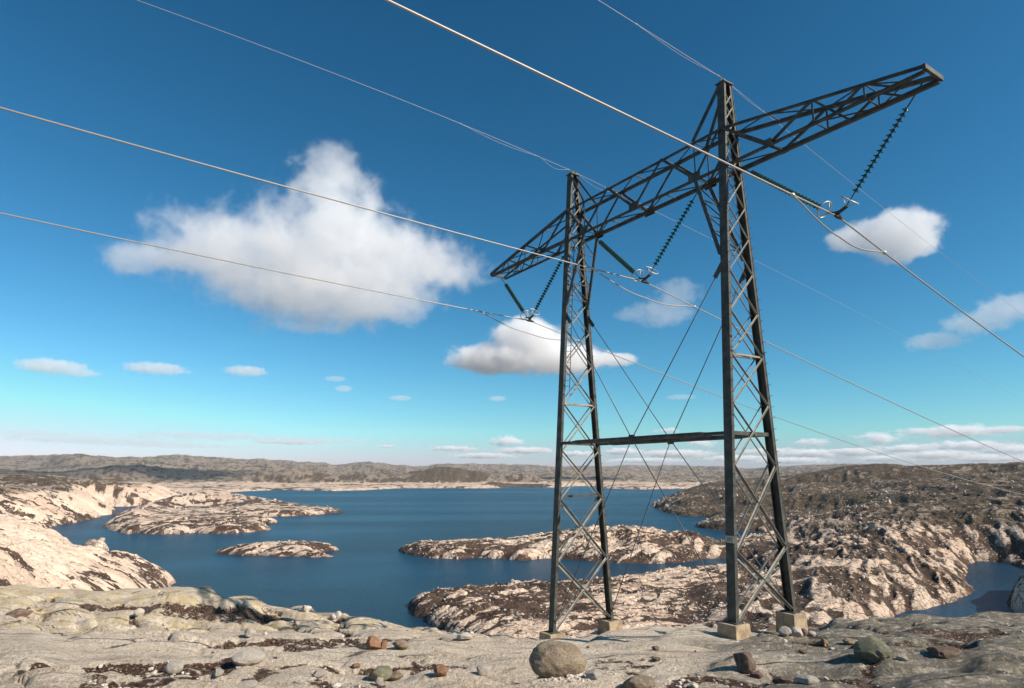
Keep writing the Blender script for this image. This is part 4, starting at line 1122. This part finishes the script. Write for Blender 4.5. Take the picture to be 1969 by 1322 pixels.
# ------------------------------------------------------------------ clouds: volumes far off
def cloud(px, py, d, lobes, dens, label, rough=.5, scale=1.0, t=.0, group='fair weather clouds', k=1.0):
    """lobes: (column, row, half width px, half height px) seen at distance d; depth as wide as the lobe"""
    c = at(px, py, d); m = c.length / FPX * 1.0
    mper = (c - cam.location).length / FPX
    right = Vector((math.cos(math.atan2(c.x, c.y)), -math.sin(math.atan2(c.x, c.y)), 0))
    root_rz = -math.atan2(c.x, c.y)
    L = []
    for lx, ly, lw, lh in lobes:
        q = at(lx, ly, d); off = q - c
        loc = Matrix.Rotation(-root_rz, 3, 'Z') @ off
        L.append((loc, Vector((lw * mper, min(lw, lh * 2.2) * mper, lh * mper))))
    bm = bmesh.new()
    for loc, r in L:
        for th in np.linspace(0, 2 * math.pi, 10, endpoint=False):
            for ph in (-1.57, -.8, 0, .8, 1.57):
                bm.verts.new((loc.x + r.x * 1.35 * math.cos(th) * math.cos(ph), loc.y + r.y * 1.35 * math.sin(th) * math.cos(ph), loc.z + r.z * 1.35 * math.sin(ph)))
    bmesh.ops.convex_hull(bm, input=bm.verts)
    for v in [v for v in bm.verts if not v.link_faces]: bm.verts.remove(v)
    me = bpy.data.meshes.new('cloud'); bm.to_mesh(me); bm.free()
    o = link('cloud', me); o.location = c; o.rotation_euler = (0, 0, root_rz)
    mt, nt, out = new_mat('cloud_vapour'); g = NT(nt)
    p = g.n('ShaderNodeTexCoord').outputs['Object']
    fld = None
    for loc, r in L:
        mp = g.n('ShaderNodeMapping'); mp.vector_type = 'POINT'; g.l(p, mp.inputs[0])
        mp.inputs['Scale'].default_value = (1 / r.x, 1 / r.y, 1 / r.z)
        mp.inputs['Location'].default_value = (-loc.x / r.x, -loc.y / r.y, -loc.z / r.z)
        ln = g.n('ShaderNodeVectorMath', operation='LENGTH'); g.l(mp.outputs[0], ln.inputs[0])
        f_ = g.math('SUBTRACT', 1.0, ln.outputs['Value'])
        fld = f_ if fld is None else g.math('SMOOTH_MAX', fld, f_, .45)
    size = max(r.z for _, r in L)
    nz = g.noise(p, 1.25 / (size * scale), 9, .66, .25)
    dn = g.math('ADD', fld, g.math('MULTIPLY', g.math('SUBTRACT', nz, .5), 2.6 * rough))
    dn = g.ss(dn, .12 + t, .12 + t + .27 * k)
    vol = g.n('ShaderNodeVolumePrincipled')
    vol.inputs['Color'].default_value = (.995, .995, 1, 1); vol.inputs['Anisotropy'].default_value = .0
    g.l(g.math('MULTIPLY', dn, dens), vol.inputs['Density'])
    g.l(vol.outputs[0], out.inputs['Volume'])
    me.materials.append(mt)
    tag(o, label, 'cloud', group)
    return o
CLOUDS = True
if CLOUDS:
    cloud(600, 480, 2600, [(640, 345, 85, 78), (650, 430, 140, 90), (590, 495, 270, 85), (780, 505, 155, 65), (440, 490, 150, 65), (610, 560, 220, 75), (720, 575, 130, 50), (270, 500, 75, 34), (590, 630, 75, 16)], .0045, 'largest white cloud, a towering heap left of the masts', .88, .75, k=1.6)
    cloud(1020, 680, 3600, [(1015, 650, 85, 48), (960, 690, 120, 36), (1080, 692, 120, 34), (1180, 690, 50, 16)], .012, 'second largest cloud, flat based, behind the far mast', .45, .9)
    cloud(1700, 455, 3000, [(1725, 445, 75, 42), (1650, 458, 60, 26), (1740, 470, 60, 34)], .010, 'compact bright cloud under the right hand insulators', .45, .9)
    cloud(1280, 590, 3000, [(1305, 560, 50, 30), (1275, 600, 70, 32), (1215, 605, 40, 18)], .002, 'thin ragged wisp of cloud between the two masts', .7, .8)
    cloud(1880, 620, 3300, [(1945, 590, 60, 24), (1880, 620, 60, 22), (1800, 655, 55, 17)], .004, 'slanting streak of cloud at the right edge', .6, .9)
    cloud(110, 708, 4200, [(100, 704, 60, 15), (150, 716, 35, 9)], .008, 'small flat cloud furthest left above the hills', .5, .9)
    cloud(300, 708, 4200, [(300, 708, 62, 13)], .008, 'small flat cloud second from the left above the hills', .5, .9)
    cloud(473, 713, 4200, [(473, 713, 45, 12)], .008, 'small flat cloud third from the left above the hills', .5, .9)
    cloud(770, 765, 5000, [(770, 765, 28, 7)], .006, 'tiny faint cloud left of the far mast low in the sky', .4, .9)
    cloud(956, 766, 5000, [(956, 766, 22, 7)], .006, 'tiny faint cloud just left of the far mast low in the sky', .4, .9)
    cloud(655, 745, 5000, [(660, 747, 22, 8), (645, 728, 26, 7)], .005, 'tiny faint pair of puffs under the largest cloud', .4, .9)
    cloud(1310, 765, 5000, [(1310, 763, 36, 7)], .004, 'tiny faint cloud between the masts low in the sky', .4, .9)
    # the broken field of low clouds over the hills, each its own small volume
    bm = bmesh.new(); bmesh.ops.create_icosphere(bm, subdivisions=2, radius=1.4)
    lm_ = bpy.data.meshes.new('low_cloud'); bm.to_mesh(lm_); bm.free()
    mt, nt, out = new_mat('low_cloud_vapour'); g = NT(nt)
    p = g.n('ShaderNodeTexCoord').outputs['Object']; wp = g.n('ShaderNodeNewGeometry').outputs['Position']
    ln = g.n('ShaderNodeVectorMath', operation='LENGTH'); g.l(p, ln.inputs[0])
    nz = g.noise(g.mapping(wp, (1, .8, 2.2)), .0030, 6, .62)
    dn = g.math('ADD', g.math('SUBTRACT', 1.0, ln.outputs['Value']), g.math('MULTIPLY', g.math('SUBTRACT', nz, .5), 2.6))
    vol = g.n('ShaderNodeVolumePrincipled'); vol.inputs['Color'].default_value = (.995, .995, 1, 1)
    g.l(g.math('MULTIPLY', g.ss(dn, .22, .7), .0042), vol.inputs['Density']); g.l(vol.outputs[0], out.inputs['Volume'])
    lm_.materials.append(mt)
    LOWC = [(975, 848, 44, 12), (870, 862, 60, 6), (1010, 866, 75, 7), (930, 876, 75, 6), (742, 858, 26, 4), (1150, 848, 34, 7), (1200, 868, 50, 8), (1290, 828, 36, 7), (1350, 852, 38, 8),
                           (1300, 872, 85, 8), (1110, 872, 50, 6), (1560, 850, 38, 8), (1690, 842, 44, 12), (1560, 871, 60, 8), (1645, 868, 55, 8), (1750, 862, 60, 8), (1768, 829, 34, 8), (1845, 829, 85, 11), (1935, 826, 38, 8),
                           (1862, 856, 70, 9), (1945, 864, 50, 10), (1800, 874, 75, 8), (1710, 881, 60, 6), (1480, 868, 60, 8), (1520, 885, 75, 6), (1900, 880, 75, 7), (1420, 881, 75, 6), (1240, 885, 85, 5), (560, 850, 80, 4)]
    zones = {'left of the far mast': sorted(c[0] + c[1] * .001 for c in LOWC if c[0] < 1060), 'between the two masts': sorted(c[0] + c[1] * .001 for c in LOWC if 1060 <= c[0] < 1430), 'right of the near mast': sorted(c[0] + c[1] * .001 for c in LOWC if c[0] >= 1430)}
    ORD = ['first', 'second', 'third', 'fourth', 'fifth', 'sixth', 'seventh', 'eighth', 'ninth', 'tenth', 'eleventh', 'twelfth', 'thirteenth', 'fourteenth', 'fifteenth', 'sixteenth', 'seventeenth']
    for px, py, hw, hh in LOWC:
        d = 1150.0 / math.tan(elev(py))
        c = at(px, py, d); mp_ = d / FPX
        o = link('low_cloud', lm_); o.location = c; o.rotation_euler = (0, 0, -math.atan2(c.x, c.y))
        o.scale = (hw * mp_, hw * mp_ * .9, hh * mp_ * 1.05)
        zn = [k for k, v in zones.items() if px + py * .001 in v][0]
        tag(o, ORD[zones[zn].index(px + py * .001)] + ' from the left of the low horizon clouds ' + zn, 'cloud', 'low clouds over the horizon')

    # thin pale streaks over the hills at the left
    for n_, (px, py, hw, hh) in enumerate([(400, 838, 190, 9), (180, 846, 190, 8), (60, 832, 120, 7), (620, 846, 150, 6), (330, 856, 170, 5)]):
        d = 1150.0 / math.tan(elev(py)); mm_ = 1
        lm2 = lm_.copy() if n_ == 0 else lm2
        if n_ == 0:
            m2 = mt.copy(); m2.name = 'thin_cloud_vapour'; lm2.materials.clear(); lm2.materials.append(m2)
            for nd in m2.node_tree.nodes:
                if nd.type == 'MATH' and nd.operation == 'MULTIPLY' and abs(nd.inputs[1].default_value - .0042) < 1e-6: nd.inputs[1].default_value = .00065
        c = at(px, py, d); mp_ = d / FPX
        o = link('thin_cloud', lm2); o.location = c; o.rotation_euler = (0, 0, -math.atan2(c.x, c.y))
        o.scale = (hw * mp_, hw * mp_ * .5, hh * mp_)
        tag(o, ['wide pale streak of thin cloud below the largest cloud', 'thin pale cloud streak low over the hills at far left', 'highest of the thin cloud streaks at the left edge', 'thin pale cloud streak nearest the far mast on its left', 'lowest thin cloud streak touching the left hills'][n_], 'cloud', 'thin streaks of cloud over the left horizon')

# ------------------------------------------------------------------ thin haze
HAZE = True
if HAZE:
    hb = MB().box((0, 6500, 120), 30000, 14800, 270).mesh('haze')
    mt, nt, out = new_mat('haze_air'); g = NT(nt)
    vol = g.n('ShaderNodeVolumePrincipled'); vol.inputs['Color'].default_value = (.70, .85, 1.0, 1); vol.inputs['Density'].default_value = 2.8e-5
    g.l(vol.outputs[0], out.inputs['Volume'])
    hb.materials.append(mt)
    tag(link('haze', hb), 'thin blue air between the camera and the far hills', None, None, 'stuff')
